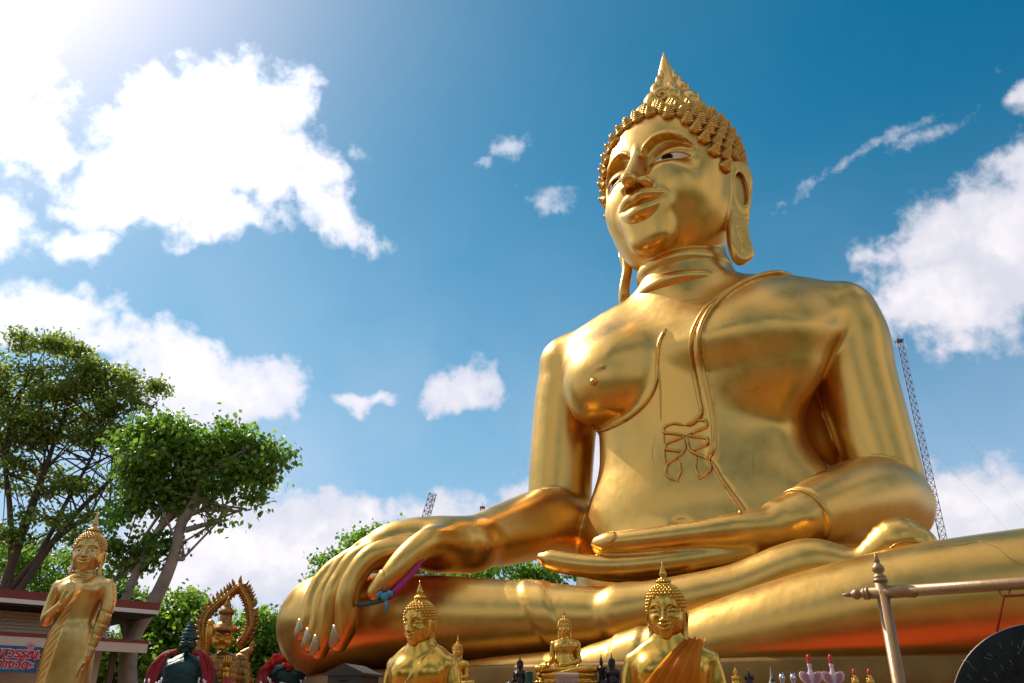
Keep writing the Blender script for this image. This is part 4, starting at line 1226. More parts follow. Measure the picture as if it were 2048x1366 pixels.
# orange gauze sash
gz = NT('orange_gauze'); gc = gz.coord()
gz.set(base=gz.ramp(gz.noise(gc, 3, 4, .6), [(.3, (.88, .38, .02)), (.7, (.95, .50, .05))]), rough=.55, sss=.0, trans=.0)
gtr = gz.n.new('ShaderNodeBsdfTranslucent'); gtr.inputs['Color'].default_value = (1.0, .60, .10, 1)
gmx = gz.n.new('ShaderNodeMixShader'); gmx.inputs[0].default_value = .72
gz.l.new(gz.b.outputs[0], gmx.inputs[1]); gz.l.new(gtr.outputs[0], gmx.inputs[2])
gtp = gz.n.new('ShaderNodeBsdfTransparent'); gm2 = gz.n.new('ShaderNodeMixShader'); gm2.inputs[0].default_value = .10
gz.l.new(gmx.outputs[0], gm2.inputs[1]); gz.l.new(gtp.outputs[0], gm2.inputs[2])
gz.l.new(gm2.outputs[0], gz.n['Material Output'].inputs['Surface'])
sash = empty('gauze_sash', bust_r.location, R(-16), BUST_S); tag(sash, 'orange gauze sash draped over the shoulder of the right bust', 'sash')
zs_ = (nr_ / (9.85 - 2.22))
nu, nv = 46, 30; P0 = []
for i in range(nu):
    u = i / (nu - 1)
    for j in range(nv):
        v = j / (nv - 1)
        top = np.array([1.15 - .75 * v * .2, 0, 10.9 - .0 * v]); 
        # centre line from the left shoulder to the right flank, widening downwards
        cx = 1.75 - 3.1 * u; cz = 10.5 - 4.7 * u ** 1.05
        w = .85 + 1.9 * min(1, u * 1.5)
        nx, nz = .79, .62
        P0.append((cx + (v - .5) * 2 * w * nx, 0, cz - (v - .5) * 2 * w * nz * -1 if False else cz + (v - .5) * 2 * w * nz * .55 - (v - .5) * w * .5))
P0 = np.array(P0); P0[:, 1] = 3.2
PD = drop(bust, P0, (0, -1, 0), 4.2)
G = sdf_grad(bust, PD, .03); G /= np.linalg.norm(G, axis=1)[:, None] + 1e-9
rng = np.random.default_rng(3)
uu = np.repeat(np.arange(nu) / (nu - 1), nv); vv = np.tile(np.arange(nv) / (nv - 1), nu)
wr = .10 + .085 * np.sin(vv * 26 + 2.2 * np.sin(uu * 5)) * (1 - .4 * uu) + .05 * np.sin(vv * 51 + uu * 9)
PD = PD + G * wr[:, None]
PD[:, 1] *= -1; PD[:, 2] = (PD[:, 2] - 2.22) * zs_
quads = [(i * nv + j, i * nv + j + 1, (i + 1) * nv + j + 1, (i + 1) * nv + j) for i in range(nu - 1) for j in range(nv - 1)]
me = np_mesh('gauze', PD, quads=np.array(quads)); me.materials.append(gz.m)
so = link(bpy.data.objects.new('gauze', me), sash)
sm_ = so.modifiers.new('thick', 'SOLIDIFY'); sm_.thickness = .02

# ================================================================== standing statue at the left
def standing(p):
    x, y, z = p[:, 0], p[:, 1], p[:, 2]
    tor = loft(p, [(1.75, 0, 0, .44, .30, .28), (2.1, 0, 0, .40, .29, .27), (2.35, 0, 0, .345, .25, .23), (2.7, 0, 0, .40, .27, .24), (2.95, 0, 0, .46, .27, .24), (3.12, 0, 0, .44, .21, .2), (3.22, 0, 0, .30, .15, .16)], 2.4, m=.2)
    d = smin(tor, tube(p, [(-.44, -.02, 3.02), (-.22, 0, 3.16), (0, 0, 3.22), (.22, 0, 3.16), (.44, -.02, 3.02)], [.13, .11, .13, .11, .13], m=.2), .1)
    d = smin(d, tube(p, [(0, -.02, 3.1), (0, 0, 3.42)], [.20, .15], m=.2), .07)
    sk = loft(p, [(.05, 0, 0, .56, .30, .28), (.6, 0, 0, .52, .29, .28), (1.3, 0, 0, .49, .30, .28), (1.9, 0, 0, .46, .31, .29), (2.3, 0, 0, .40, .28, .26)], 2.6, m=.2)
    # diagonal pleats on the figure's right, plain central panel
    ple = np.abs(((-x * .95 + z * .75) * 9.0) % 1.0 - .5) * 2
    side = sstep(x, .02 - (2.6 - z) * .14, -.04 - (2.6 - z) * .14) * sstep(z, 2.85, 2.6)
    sk = sk - .02 * np.exp(-((x - (.04 - (2.6 - z) * .14)) / .012) ** 2) * (z > 1.0)
    d = smin(d, sk, .05)
    for s in (-1, 1):
        d = smin(d, ellip(p, (s * .19, .14, 2.92), (.19, .15, .15), m=.2), .08)
    d = d + .028 * (1 - ple) * sstep(x, .06 - (2.75 - z) * .16, .0 - (2.75 - z) * .16) * sstep(z, 2.85, 2.7)
    # right arm, raised, palm forward
    a = tube(p, [(-.50, -.03, 3.02), (-.56, -.03, 2.75), (-.60, 0, 2.45), (-.58, .02, 2.32)], [.135, .125, .11, .105], m=.2)
    a = smin(a, tube(p, [(-.58, .02, 2.33), (-.42, .22, 2.42), (-.13, .40, 2.60)], [.115, .095, .07], m=.2), .02)
    hd = tube(p, [(-.13, .40, 2.60), (-.05, .44, 2.72), (-.01, .45, 2.82)], [.07, .09, .085], flat=((.1, 1, -.25), .45), m=.2)
    for i in range(4):
        ox = -.075 + i * .046
        hd = smin(hd, tube(p, [(ox, .455, 2.82), (ox + .012, .46, 2.93), (ox + .02, .45, 3.03 + (.02 if i in (1, 2) else 0))], [.026, .024, .017], 3, m=.2), .012)
    hd = smin(hd, tube(p, [(.01, .45, 2.70), (.065, .47, 2.78), (.09, .47, 2.86)], [.03, .027, .018], 3, m=.2), .015)
    d = smin(d, smin(a, hd, .03), .03)
    # left arm hanging, robe falling along it
    a = tube(p, [(.50, -.03, 3.02), (.57, -.03, 2.75), (.57, 0, 2.45), (.52, .05, 2.1), (.46, .1, 1.62)], [.135, .125, .11, .095, .07], m=.2)
    pl_ = np.abs(((z + .4 * x) * 4.2) % 1 - .5) * 2
    a = a + .010 * (1 - sstep(pl_, 0, .3)) * sstep(z, 2.8, 2.5)
    hd = tube(p, [(.46, .1, 1.62), (.43, .12, 1.48), (.42, .12, 1.38)], [.065, .075, .07], flat=((1, .3, 0), .55), m=.2)
    for i in range(4):
        hd = smin(hd, tube(p, [(.42, .06 + i * .042, 1.38), (.415, .05 + i * .045, 1.22), (.42, .05 + i * .045, 1.08 + .02 * abs(i - 1.5))], [.025, .023, .016], 3, m=.2), .012)
    hd = smin(hd, tube(p, [(.42, .20, 1.50), (.40, .25, 1.38), (.39, .25, 1.28)], [.028, .025, .017], 3, m=.2), .015)
    d = smin(d, smin(a, hd, .03), .03)
    # robe edge over the left shoulder
    line = (x - (-.10)) - (z - 2.62) * .62
    d = d - .014 * sstep(line, 0, .02) * sstep(z, 1.9, 2.4)
    # feet
    for s in (-1, 1):
        d = smin(d, tube(p, [(s * .17, .05, .06), (s * .19, .42, .05)], [.09, .06], m=.2), .03)
    return np.maximum(d, -z)
SV, SQ = mesh_sdf('standing', standing, (-.85, -.5, -.1), (.85, .7, 3.6), .018)
q = at(141, 1290, 13.0)
stb = empty('standing_buddha_statue', (q.x, q.y, 1.16), R(-2))
tag(stb, 'tall golden standing Buddha with raised palm before the red-roofed building', 'statue')
so = to_obj('body', SV, SQ, gold_pale, stb); so.scale = (.76, .80, .73)
head_set(stb, gold_pale, gold_pale, (0, -.03, 2.40), R(14), .130, eyes=True, spire=1.0)
m = MB(); m.lathe([(.85, -1.16), (.85, -.95), (.75, -.88), (.66, -.25), (.75, -.1), (.75, 0)], 32); m.build('pedestal', plm, stb)

# ================================================================== trees
def leaf_mat(name, c0, c1, tr):
    t = NT(name)
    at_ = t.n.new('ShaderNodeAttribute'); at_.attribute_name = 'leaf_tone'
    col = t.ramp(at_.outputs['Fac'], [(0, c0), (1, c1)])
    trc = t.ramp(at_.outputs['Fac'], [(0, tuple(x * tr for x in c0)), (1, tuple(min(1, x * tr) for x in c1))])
    t.set(base=col, rough=.42, spec=.35)
    tb = t.n.new('ShaderNodeBsdfTranslucent'); t.l.new(trc, tb.inputs['Color'])
    mx = t.n.new('ShaderNodeMixShader'); mx.inputs[0].default_value = .38
    t.l.new(t.b.outputs[0], mx.inputs[1]); t.l.new(tb.outputs[0], mx.inputs[2])
    t.l.new(mx.outputs[0], t.n['Material Output'].inputs['Surface'])
    return t.m
leaf_fig = leaf_mat('fig_leaves', (.026, .085, .015), (.17, .28, .026), 2.9)
leaf_olive = leaf_mat('olive_leaves', (.030, .085, .016), (.24, .28, .035), 2.8)
leaf_bush = leaf_mat('bush_leaves', (.025, .085, .010), (.20, .32, .025), 2.6)
bark_grey = plain('grey_bark', (.30, .25, .20), .85, 0, .35, 2.5, .6)
bark_dark = plain('dark_bark', (.075, .05, .035), .85, 0, .3, 2.5, .6)

def px_m(D): return D * .97 / 1640
def leaves(name, clumps, n, size, mat, parent, seed=1, spray=9, origin=Vector((0, 0, 0)), droop=.25, tone_top=True, tufts=16):
    """leaf blades on sprays, spread through the clumps (centre, radii, weight) of one crown"""
    rg = np.random.default_rng(seed)
    w = np.array([c[2] for c in clumps]); w = w / w.sum()
    ns = n // spray
    # each clump is a cloud of smaller tufts with air between them
    cen, rad_, wt = [], [], []
    for (c, r, wg), wi in zip(clumps, w):
        c = np.array(list(c)); r = np.array(list(r)); nt = max(4, int(round(tufts * wi * len(clumps) ** .5)))
        d = rg.normal(size=(nt, 3)); d /= np.linalg.norm(d, axis=1)[:, None]
        cen.append(c + d * (rg.uniform(.1, 1, nt) ** .5)[:, None] * r)
        rad_.append(np.outer(rg.uniform(.16, .36, nt), r) * np.array([1.1, 1.1, .62])); wt += [wi / nt * q for q in rg.uniform(.4, 1.6, nt)]
    cen = np.vstack(cen); rad_ = np.vstack(rad_); wt = np.array(wt); wt /= wt.sum()
    ti = rg.choice(len(cen), ns, p=wt)
    S = cen[ti] + np.clip(rg.normal(size=(ns, 3)), -1.9, 1.9) * rad_[ti] * .62
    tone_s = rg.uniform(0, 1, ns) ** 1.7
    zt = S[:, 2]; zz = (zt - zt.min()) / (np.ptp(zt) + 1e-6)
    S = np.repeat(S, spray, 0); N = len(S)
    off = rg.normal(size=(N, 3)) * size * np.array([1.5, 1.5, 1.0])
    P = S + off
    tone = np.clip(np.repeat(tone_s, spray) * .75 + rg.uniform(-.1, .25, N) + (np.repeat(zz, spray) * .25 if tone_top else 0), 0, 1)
    ax = rg.normal(size=(N, 3)); ax[:, 2] -= droop * 2; ax /= np.linalg.norm(ax, axis=1)[:, None]
    up = rg.normal(size=(N, 3)) * .8; up[:, 2] += 1.0
    sd_ = np.cross(ax, up); sd_ /= np.linalg.norm(sd_, axis=1)[:, None] + 1e-9
    nn = np.cross(sd_, ax)
    L = size * rg.uniform(.75, 1.35, N)[:, None]; W = L * .36
    V = np.stack([P, P + ax * L * .45 + sd_ * W + nn * L * .06, P + ax * L, P + ax * L * .45 - sd_ * W + nn * L * .06], 1).reshape(-1, 3) - np.array(origin)
    Q = np.arange(N * 4).reshape(-1, 4)
    me = np_mesh(name, V, quads=Q, smooth=False)
    a = me.attributes.new('leaf_tone', 'FLOAT', 'FACE'); a.data.foreach_set('value', tone.astype(np.float32))
    me.materials.append(mat)
    return link(bpy.data.objects.new(name, me), parent)
def clumps_px(lst, D0):
    out = []
    for c in lst:
        px, py, rx, ry = c[:4]; D = D0 + (c[4] if len(c) > 4 else 0); wgt = c[5] if len(c) > 5 else rx * ry
        k = px_m(D); out.append((at(px, py, D), (rx * k, max(rx, ry) * k * .9, ry * k), wgt))
    return out
def limb_px(pts, D, rads, origin, n=9, wob=0.0, rr=None):
    q = [at(px, py, D + (dd[0] if dd else 0)) - origin for px, py, *dd in pts]
    c = crom([tuple(v) for v in q], 5); r = crom(np.array(rads)[:, None].repeat(2, 1), 5)[:, 0]
    return [tuple(v) for v in c], [float(max(.006, x)) for x in r], n

def tree(name, label, base_px, D, limbs, clumps, nleaf, size, mat, bark, seed, group=None, cat='tree', droop=.25, twigs=40, girth=1.0):
    b = at(base_px, 1366, D); org = Vector((b.x, b.y, 0))
    e = empty(name, org); tag(e, label, cat, group)
    m = MB()
    for pts, rads in limbs:
        c, r, n = limb_px(pts, D, [x * girth for x in rads], org); m.tube(c, r, n)
    cl = clumps_px(clumps, D)
    rr = random.Random(seed)
    ends = [Vector(limb_px(p_, D, r_, org)[0][-1]) for p_, r_ in limbs]
    mids = [Vector(v) for p_, r_ in limbs for v in limb_px(p_, D, r_, org)[0][-8:]]
    for k in range(twigs):                      # finer branches running out into the clumps
        s = rr.choice(mids); c0 = rr.choice(cl)
        t = Vector(c0[0]) - org + Vector((rr.uniform(-1, 1) * c0[1][0], rr.uniform(-1, 1) * c0[1][1], rr.uniform(-.6, .9) * c0[1][2])) * .85
        if (t - s).length > 5.5: continue
        md = (s + t) / 2 + Vector((rr.uniform(-.3, .3), rr.uniform(-.3, .3), rr.uniform(-.1, .4)))
        m.tube([tuple(v) for v in crom([tuple(s), tuple(md), tuple(t)], 4)], [.034 - .003 * i for i in range(9)], 5)
    m.build('trunk', bark, e)
    leaves('crown', cl, nleaf, size, mat, e, seed, origin=org, droop=droop)
    return e

tree('spreading_tree', 'tall tree with fine olive foliage behind the standing statue', -20, 25,
     [([(-30, 1420), (-10, 1250), (40, 1080), (90, 940), (130, 820)], [.34, .30, .24, .16, .06]),
      ([(-10, 1250), (60, 1150), (140, 1040), (240, 940), (300, 860)], [.24, .20, .15, .10, .04]),
      ([(-20, 1300), (20, 1160), (20, 1020), (10, 900), (40, 780)], [.24, .20, .15, .10, .04]),
      ([(20, 1180), (90, 1100), (180, 1030), (280, 990)], [.16, .13, .09, .04]),
      ([(60, 1150), (130, 1010), (190, 900), (220, 800)], [.16, .12, .08, .03]),
      ([(-40, 1300), (-60, 1100), (-60, 900), (-40, 760)], [.25, .18, .12, .05])],
     [(40, 770, 120, 62), (150, 790, 110, 60), (60, 690, 60, 34), (130, 705, 70, 36), (210, 740, 62, 36), (270, 770, 56, 32), (290, 805, 40, 30), (-40, 800, 110, 110), (60, 860, 120, 60), (190, 860, 100, 55),
      (250, 880, 60, 45), (20, 950, 90, 45, 0, 2200), (140, 960, 90, 40, 0, 1900), (100, 1040, 90, 40, 0, 1500), (20, 1080, 70, 45, 0, 1500), (180, 1050, 60, 35, 0, 900), (240, 960, 40, 40, 0, 700)],
     28000, .125, leaf_olive, bark_dark, 11, twigs=110, girth=.55)
tree('leaning_tree', 'leaning tree with pale forked trunk and dark glossy crown', 262, 21,
     [([(262, 1430), (255, 1340), (268, 1270), (310, 1200), (345, 1120), (362, 1050), (380, 1020), (400, 960), (390, 900)], [.40, .36, .33, .30, .25, .23, .22, .17, .08]),
      ([(262, 1290), (248, 1215), (285, 1120), (318, 1060), (352, 1010), (370, 950)], [.24, .20, .18, .17, .15, .07]),
      ([(376, 1030), (410, 1020), (470, 1022), (492, 1016)], [.13, .10, .06, .02]),
      ([(372, 1060), (400, 1052), (430, 1044), (455, 1040)], [.14, .11, .09, .05]),
      ([(430, 1044), (420, 1032), (412, 1025)], [.06, .05, .03]),
      ([(300, 1090), (275, 1120), (250, 1150), (225, 1165)], [.09, .07, .05, .02]),
      ([(354, 1116), (364, 1118), (368, 1115)], [.12, .11, .09]),
      ([(400, 960), (450, 920), (510, 900)], [.12, .08, .03]), ([(390, 940), (330, 900), (290, 880)], [.12, .08, .03])],
     [(262, 872, 34, 26), (310, 862, 44, 30), (350, 858, 40, 26), (380, 882, 50, 32), (430, 880, 46, 28), (475, 872, 44, 26), (520, 890, 36, 24), (552, 912, 22, 18), (420, 925, 60, 32), (340, 920, 60, 36), (490, 938, 44, 26), (280, 925, 44, 34), (530, 950, 26, 20), (450, 965, 36, 20, 0, 500), (380, 965, 55, 30), (300, 960, 46, 34), (345, 990, 50, 26), (430, 985, 40, 22, 0, 600), (512, 995, 22, 18, 0, 260), (300, 1000, 55, 34, 0, 1300),
      (250, 1040, 44, 40, 0, 900), (280, 1100, 36, 40, 0, 700), (235, 1110, 40, 40, 0, 800), (225, 1165, 34, 24, 0, 350), (312, 1075, 26, 30, 0, 350), (460, 1044, 22, 20, 0, 130), (430, 1040, 20, 14, 0, 80)],
     13500, .15, leaf_fig, bark_grey, 23, droop=.45, twigs=45, girth=.58)
for i, (bp, D, cl, nl, lab) in enumerate([
    (330, 25, [(330, 1230, 55, 45), (370, 1200, 40, 34), (300, 1290, 60, 60), (350, 1310, 60, 60), (395, 1290, 40, 60), (370, 1350, 60, 40)], 12000, 'bright green bushy tree behind the guardian figures'),
    (525, 26, [(510, 1300, 50, 45), (540, 1260, 34, 30), (490, 1330, 50, 40), (560, 1320, 40, 50), (530, 1350, 60, 40), (500, 1262, 40, 24, 0, 350), (530, 1236, 30, 14, 0, 120)], 9000, 'small green tree between the golden arch and the giant knee'),
    (100, 31, [(60, 1120, 110, 55), (180, 1140, 90, 50), (-30, 1120, 80, 60), (130, 1190, 120, 50), (240, 1200, 60, 60)], 12000, 'dark green tree beyond the red-roofed building'),
    (215, 24, [(190, 1320, 90, 45), (250, 1330, 60, 50), (110, 1345, 80, 36), (40, 1352, 70, 30)], 8000, 'dark hedge under the eaves beside the leaning trunk'),
    ]):
    b = cl[0]
    tree('bushy_tree', lab, bp, D, [([(bp, 1440), (bp + 4, 1380), (cl[0][0], cl[0][1])], [.14, .12, .04])], cl, nl, .15, leaf_bush, bark_dark, 40 + i, 'trees behind the statues', twigs=16)
tree('thin_tree', 'airy tree with sparse twigs behind the giant draped hand', 730, 40,
     [([(740, 1440), (730, 1300), (715, 1160), (690, 1110), (655, 1120)], [.30, .24, .16, .09, .03]), ([(725, 1220), (770, 1120), (790, 1070)], [.18, .12, .04]), ([(715, 1160), (680, 1150), (640, 1140)], [.10, .06, .02])],
     [(770, 1075, 36, 20), (730, 1090, 44, 24), (700, 1108, 44, 20), (780, 1110, 50, 30), (830, 1090, 40, 26), (660, 1122, 26, 12, 0, 160), (635, 1118, 16, 8, 0, 50), (640, 1150, 30, 10, 0, 120), (800, 1056, 20, 8, 0, 90), (700, 1150, 80, 24), (800, 1145, 80, 30)],
     9000, .20, leaf_bush, bark_dark, 61, twigs=30)
tree('bushy_tree', 'green bush seen between the giant forearm and shin', 1030, 40, [([(1030, 1440), (1030, 1300), (1040, 1150)], [.2, .16, .05])],
     [(930, 1150, 70, 24), (1010, 1145, 80, 24), (1090, 1135, 70, 26), (1150, 1105, 50, 34), (1000, 1180, 160, 40), (1180, 1150, 60, 40)], 9000, .2, leaf_bush, bark_dark, 71, 'trees behind the statues', twigs=16)

# the wooded far side of the temple yard, all round behind the visitor
rg = np.random.default_rng(5); cl = []
for k in range(90):
    a = R(rg.uniform(95, 265)); rad = rg.uniform(22, 38)
    x, y = math.sin(a) * rad, math.cos(a) * rad; h = rg.uniform(2.5, 6.0)
    cl.append((Vector((x, y, h)), (rg.uniform(2.4, 4.2), rg.uniform(2.4, 4.2), h * 1.05), 1))
wd = leaves('far_wood', cl, 36000, .75, leaf_fig, None, 8, tone_top=False)
tag(wd, 'dark wooded edge of the temple yard opposite the statue', 'trees', kind='stuff')

# ================================================================== building with two red roofs
bd = empty('temple_building', at(294, 1366, 20.0) * 1.0)
bd.location.z = 0; bd.rotation_euler = (0, 0, math.atan2(-.68, -.733))
tag(bd, 'low beige building with two dark red eaves behind the standing statue', 'building')
red_roof = plain('red_roof_sheet', (.20, .028, .022), .5, 0, .15, 3)
cream = plain('cream_board', (.66, .55, .42), .6, 0, .06, 3)
white_b = plain('white_fascia', (.72, .70, .66), .5, 0, .05, 3)
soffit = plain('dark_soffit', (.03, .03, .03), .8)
LEN = 11.0
def bbox_(name, x0, x1, y0, y1, z0, z1, mat, parent=bd):
    return MB().box(((x0 + x1) / 2, (y0 + y1) / 2, (z0 + z1) / 2), (abs(x1 - x0), abs(y1 - y0), abs(z1 - z0))).build(name, mat, parent)
ZU = at(294, 1206, 20.0).z; ZL = at(280, 1282, 20.0).z
r_ = bbox_('upper_roof', 0, LEN, -3.2, 0, ZU - .17, ZU, red_roof)
bbox_('fascia', .01, LEN, -.02, .012, ZU - .26, ZU - .172, white_b, r_)
bbox_('fascia', .003, .03, -3.2, -.03, ZU - .26, ZU - .172, white_b, r_)
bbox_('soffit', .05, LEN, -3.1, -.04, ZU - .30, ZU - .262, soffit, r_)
w_ = bbox_('wall', .75, LEN, -3.0, -1.06, 0, ZU - .31, cream)
nb = 7; zb0, zb1 = ZL + .02, ZU - .31
for i in range(nb):
    hh = (zb1 - zb0) / nb
    o = bbox_('siding_board', .70, LEN, -1.055, -1.02, zb0 + i * hh, zb0 + (i + 1) * hh - .012, cream, w_)
r2 = bbox_('lower_roof', .12, LEN, -1.01, .05, ZL - .07, ZL, red_roof)
bbox_('fascia', .14, LEN, -.02, .04, ZL - .27, ZL - .072, cream, r2)
for k in range(4):
    bbox_('post', .6 + k * 3.2, .72 + k * 3.2, -.6, -.48, 0, ZL - .08, plain('post_paint', (.10, .05, .035), .6))

# banner with its writing
bn = empty('banner', bd.location); bn.rotation_euler = bd.rotation_euler
tag(bn, 'blue vinyl banner with red Thai lettering under the lower eave', 'banner')
blue_v = NT('banner_blue'); cb_ = blue_v.coord()
blue_v.set(base=blue_v.ramp(blue_v.noise(cb_, 1.6, 3, .6), [(.30, (.004, .085, .20)), (.55, (.006, .15, .30)), (.72, (.004, .11, .10))]), rough=.4)
# where the left edge of the picture meets the fascia
def hit_local(px, py):
    d = ray_dir(px, py); o = Vector((0, 0, EYE)); M = bd.matrix_world.copy()
    Mi = Matrix.Rotation(-bd.rotation_euler.z, 4, 'Z') @ Matrix.Translation(-bd.location)
    o2 = Mi @ o; d2 = (Mi.to_3x3() @ d); t = (.09 - o2.y) / d2.y; return o2 + d2 * t
pa, pb = hit_local(0, 1290), hit_local(83, 1296); pc = hit_local(0, 1344); pd = hit_local(83, 1350)
bbox_('sheet', pb.x, pb.x + 3.2, .06, .075, pc.z, pa.z, blue_v.m, bn)
txt_red = plain('letter_red', (.55, .012, .03), .45); txt_white = plain('letter_white', (.80, .78, .76), .5)
def letters(body_, xr, z, size, parent):
    for off, mat, yy, nm in ((.022, txt_white, .082, 'letter_outline'), (.009, txt_red, .092, 'lettering')):
        cu = bpy.data.curves.new('text', 'FONT'); cu.body = body_; cu.size = size; cu.offset = off; cu.extrude = .002; cu.align_x = 'RIGHT'; cu.shear = .12
        ob = bpy.data.objects.new('text', cu); COL.objects.link(ob)
        dg = bpy.context.evaluated_depsgraph_get(); dg.update()
        me = bpy.data.meshes.new_from_object(ob.evaluated_get(dg)); bpy.data.objects.remove(ob)
        me.materials.clear(); me.materials.append(mat)
        o = link(bpy.data.objects.new(nm, me), parent)
        o.location = (xr, yy, z); o.rotation_euler = (R(90), 0, R(180))
hgt = pa.z - pc.z
letters('สสุวรรณ', hit_local(76, 1310).x, pc.z + hgt * .575, hgt * .47, bn)
letters('ทางวัด', hit_local(57, 1330).x, pc.z + hgt * .16, hgt * .47, bn)
pk = plain('petal_pink', (.70, .30, .38), .5)
fl = MB()
for fx, fz in ((62, 1293), (46, 1314), (73, 1313), (61, 1331)):
    c = hit_local(fx, fz)
    for k in range(5):
        a = 2 * math.pi * k / 5; fl.ball((c.x + .05 * math.cos(a), .083, c.z + .05 * math.sin(a)), (.042, .004, .03), 7, 5)
fl.build('printed_flower', pk, bn)

# ================================================================== lattice towers
steel = plain('mast_steel', (.16, .12, .14), .5, .5, .3, 2)
def lattice(name, label, top, base, w0, w1, bays, r, group=None, head=True):
    top, base = Vector(top), Vector(base); e = empty(name, base); tag(e, label, 'mast', group)
    ax = (top - base); L_ = ax.length; ax.normalize()
    u = ax.cross(Vector((0, 1, 0))).normalized(); v = ax.cross(u)
    m = MB(); corners = [(u * math.cos(a) + v * math.sin(a)) for a in (R(30), R(150), R(270))]
    lv = [(ax * (L_ * i / bays), w0 + (w1 - w0) * i / bays) for i in range(bays + 1)]
    for c in corners: m.tube([p + c * w for p, w in (lv[0], lv[-1])], r, 5)
    m.build('mast_legs', steel, e)
    m = MB()
    for i in range(bays):
        (p0, a0), (p1, a1) = lv[i], lv[i + 1]
        for k in range(3):
            c, d = corners[k], corners[(k + 1) % 3]
            m.tube([p0 + c * a0, p1 + d * a1], r * .6, 4); m.tube([p0 + d * a0, p1 + c * a1], r * .6, 4); m.tube([p1 + c * a1, p1 + d * a1], r * .6, 4)
    o = m.build('bracing', steel, e); o['kind'] = 'stuff'
    if head:
        m = MB(); m.box(tuple(ax * (L_ + .1)), (w1 * 1.8, w1 * 1.8, .25)); m.tube([ax * L_, ax * (L_ + L_ * .03)], r * .7, 5); m.build('head_platform', steel, e)
    return e
Dt = 100
tt = at(1798, 683, Dt); tb = Vector((tt.x, tt.y, 0))
mast = lattice('radio_mast', 'tall slender lattice mast behind the giant left elbow', tt, tb, .58, .48, 48, .042)
m = MB()
for zf, dx, dy in ((.97, 26, 4), (.72, 22, -3), (.97, -20, 16)):
    m.tube([Vector((0, 0, tt.z * zf)), Vector((dx * .5, dy * .5, tt.z * zf * .49)), Vector((dx, dy, 0))], .007, 4)
m.build('guy_wire', steel, mast)
ct = at(866, 988, 140); cbp = at(838, 1085, 140)
lattice('crane_jib', 'short leaning lattice crane jib above the draped forearm', ct, cbp + (cbp - ct) * 2.2, 1.0, .75, 26, .065, head=False)
c2 = at(965, 1016, 150)
lattice('distant_mast', 'dark tip of a distant mast just above the draped forearm', c2, Vector((c2.x, c2.y, 0)), .8, .5, 20, .06)

# ================================================================== gong on its frame
tanp = plain('tan_metal_paint', (.34, .20, .09), .40, .35, .2, 4)
gp = at(1798, 1366, 4.7); gtop = at(1760, 1185, 4.7).z
fr = empty('gong_stand', (gp.x, gp.y, 0)); tag(fr, 'tan pipe gong stand with turned finials at the right edge', 'stand')
bdir = (at(2048, 1163, 4.36) - at(1760, 1185, 4.7)); bdir.z = 0; bdir.normalize(); fr.rotation_euler = (0, 0, math.atan2(bdir.y, bdir.x))
def finial_prof(k=1.0): return [(r * k, h * k) for r, h in ((.036, 0), (.040, .006), (.040, .014), (.034, .018), (.037, .026), (.037, .032), (.026, .038), (.020, .050), (.030, .058), (.034, .072), (.030, .086), (.018, .098), (.014, .106), (.017, .112), (.012, .135), (.008, .150), (.003, .158))]
BL = 1.75
for x in (0, BL):
    m = MB(); m.tube([(x, 0, 0), (x, 0, gtop + .055)], .034, 16); po = m.build('post', tanp, fr)
    m = MB(); m.lathe(finial_prof(), 18, (x, 0, gtop + .055)); m.build('finial', tanp, po)
    m = MB(); m.tube([(x, -.45, .03), (x, .45, .03)], .034, 12); m.build('foot', tanp, fr)
m = MB(); m.tube([(-.07, 0, gtop), (BL + .07, 0, gtop)], .031, 16); bm = m.build('beam', tanp, fr)
m = MB(); m.tube([(-.01, 0, gtop), (.12, 0, gtop), (.17, 0, gtop - .012)], [.0345, .0345, .028], 16); m.build('sleeve', tanp, bm)
for s, x in ((-1, -.07), (1, BL + .07)):
    m = MB(); m.lathe(finial_prof(.9), 18, M=Matrix.Translation((x, 0, gtop)) @ Matrix.Rotation(s * R(90), 4, 'Y')); m.build('finial', tanp, bm)
for x in (.56, 1.19):
    m = MB(); m.tube([(x, 0, gtop - .028), (x + .01, 0, gtop - .055), (x + .04, 0, gtop - .06), (x + .05, 0, gtop - .03)], .006, 6); m.build('hook', tanp, bm)
# gong
gr = .47; gx = .875
gc_ = at(2125, 1452, 4.42); gz = gc_.z
gcx = (Matrix.Rotation(-fr.rotation_euler.z, 3, 'Z') @ (gc_ - Vector((gp.x, gp.y, 0)))).x
gong_m = NT('gong_black'); cg = gong_m.coord()
gong_m.set(base=gong_m.ramp(gong_m.noise(cg, 9, 5, .65), [(.35, (.004, .005, .004)), (.7, (.016, .018, .013))]), rough=.38, metal=.6, normal=gong_m.bump(gong_m.noise(cg, 60, 3, .7), .5, .01)); gong_m = gong_m.m
gg = empty('gong', (gp.x + math.cos(fr.rotation_euler.z) * gcx, gp.y + math.sin(fr.rotation_euler.z) * gcx, gz), fr.rotation_euler.z)
tag(gg, 'large black hammered gong hanging by red cord at the right edge', 'gong')
m = MB(); m.lathe([(.10, -.055), (.13, -.048), (.15, -.02), (.28, -.012), (gr - .012, -.016), (gr, -.010), (gr + .002, .0), (gr - .01, .06), (gr - .03, .062), (gr - .02, .01), (.02, 0)], 72, axis='y'); m.build('disc', gong_m, gg)
rimm = plain('worn_rim', (.42, .33, .26), .4, .5)
m = MB(); m.tube([(math.cos(a) * (gr + .001), -.011, math.sin(a) * (gr + .001)) for a in np.linspace(0, 2 * math.pi, 96)], .0035, 5); m.build('rim', rimm, gg)
chalk = plain('pale_scratch', (.10, .20, .19), .6)
m = MB(); rr = random.Random(9)
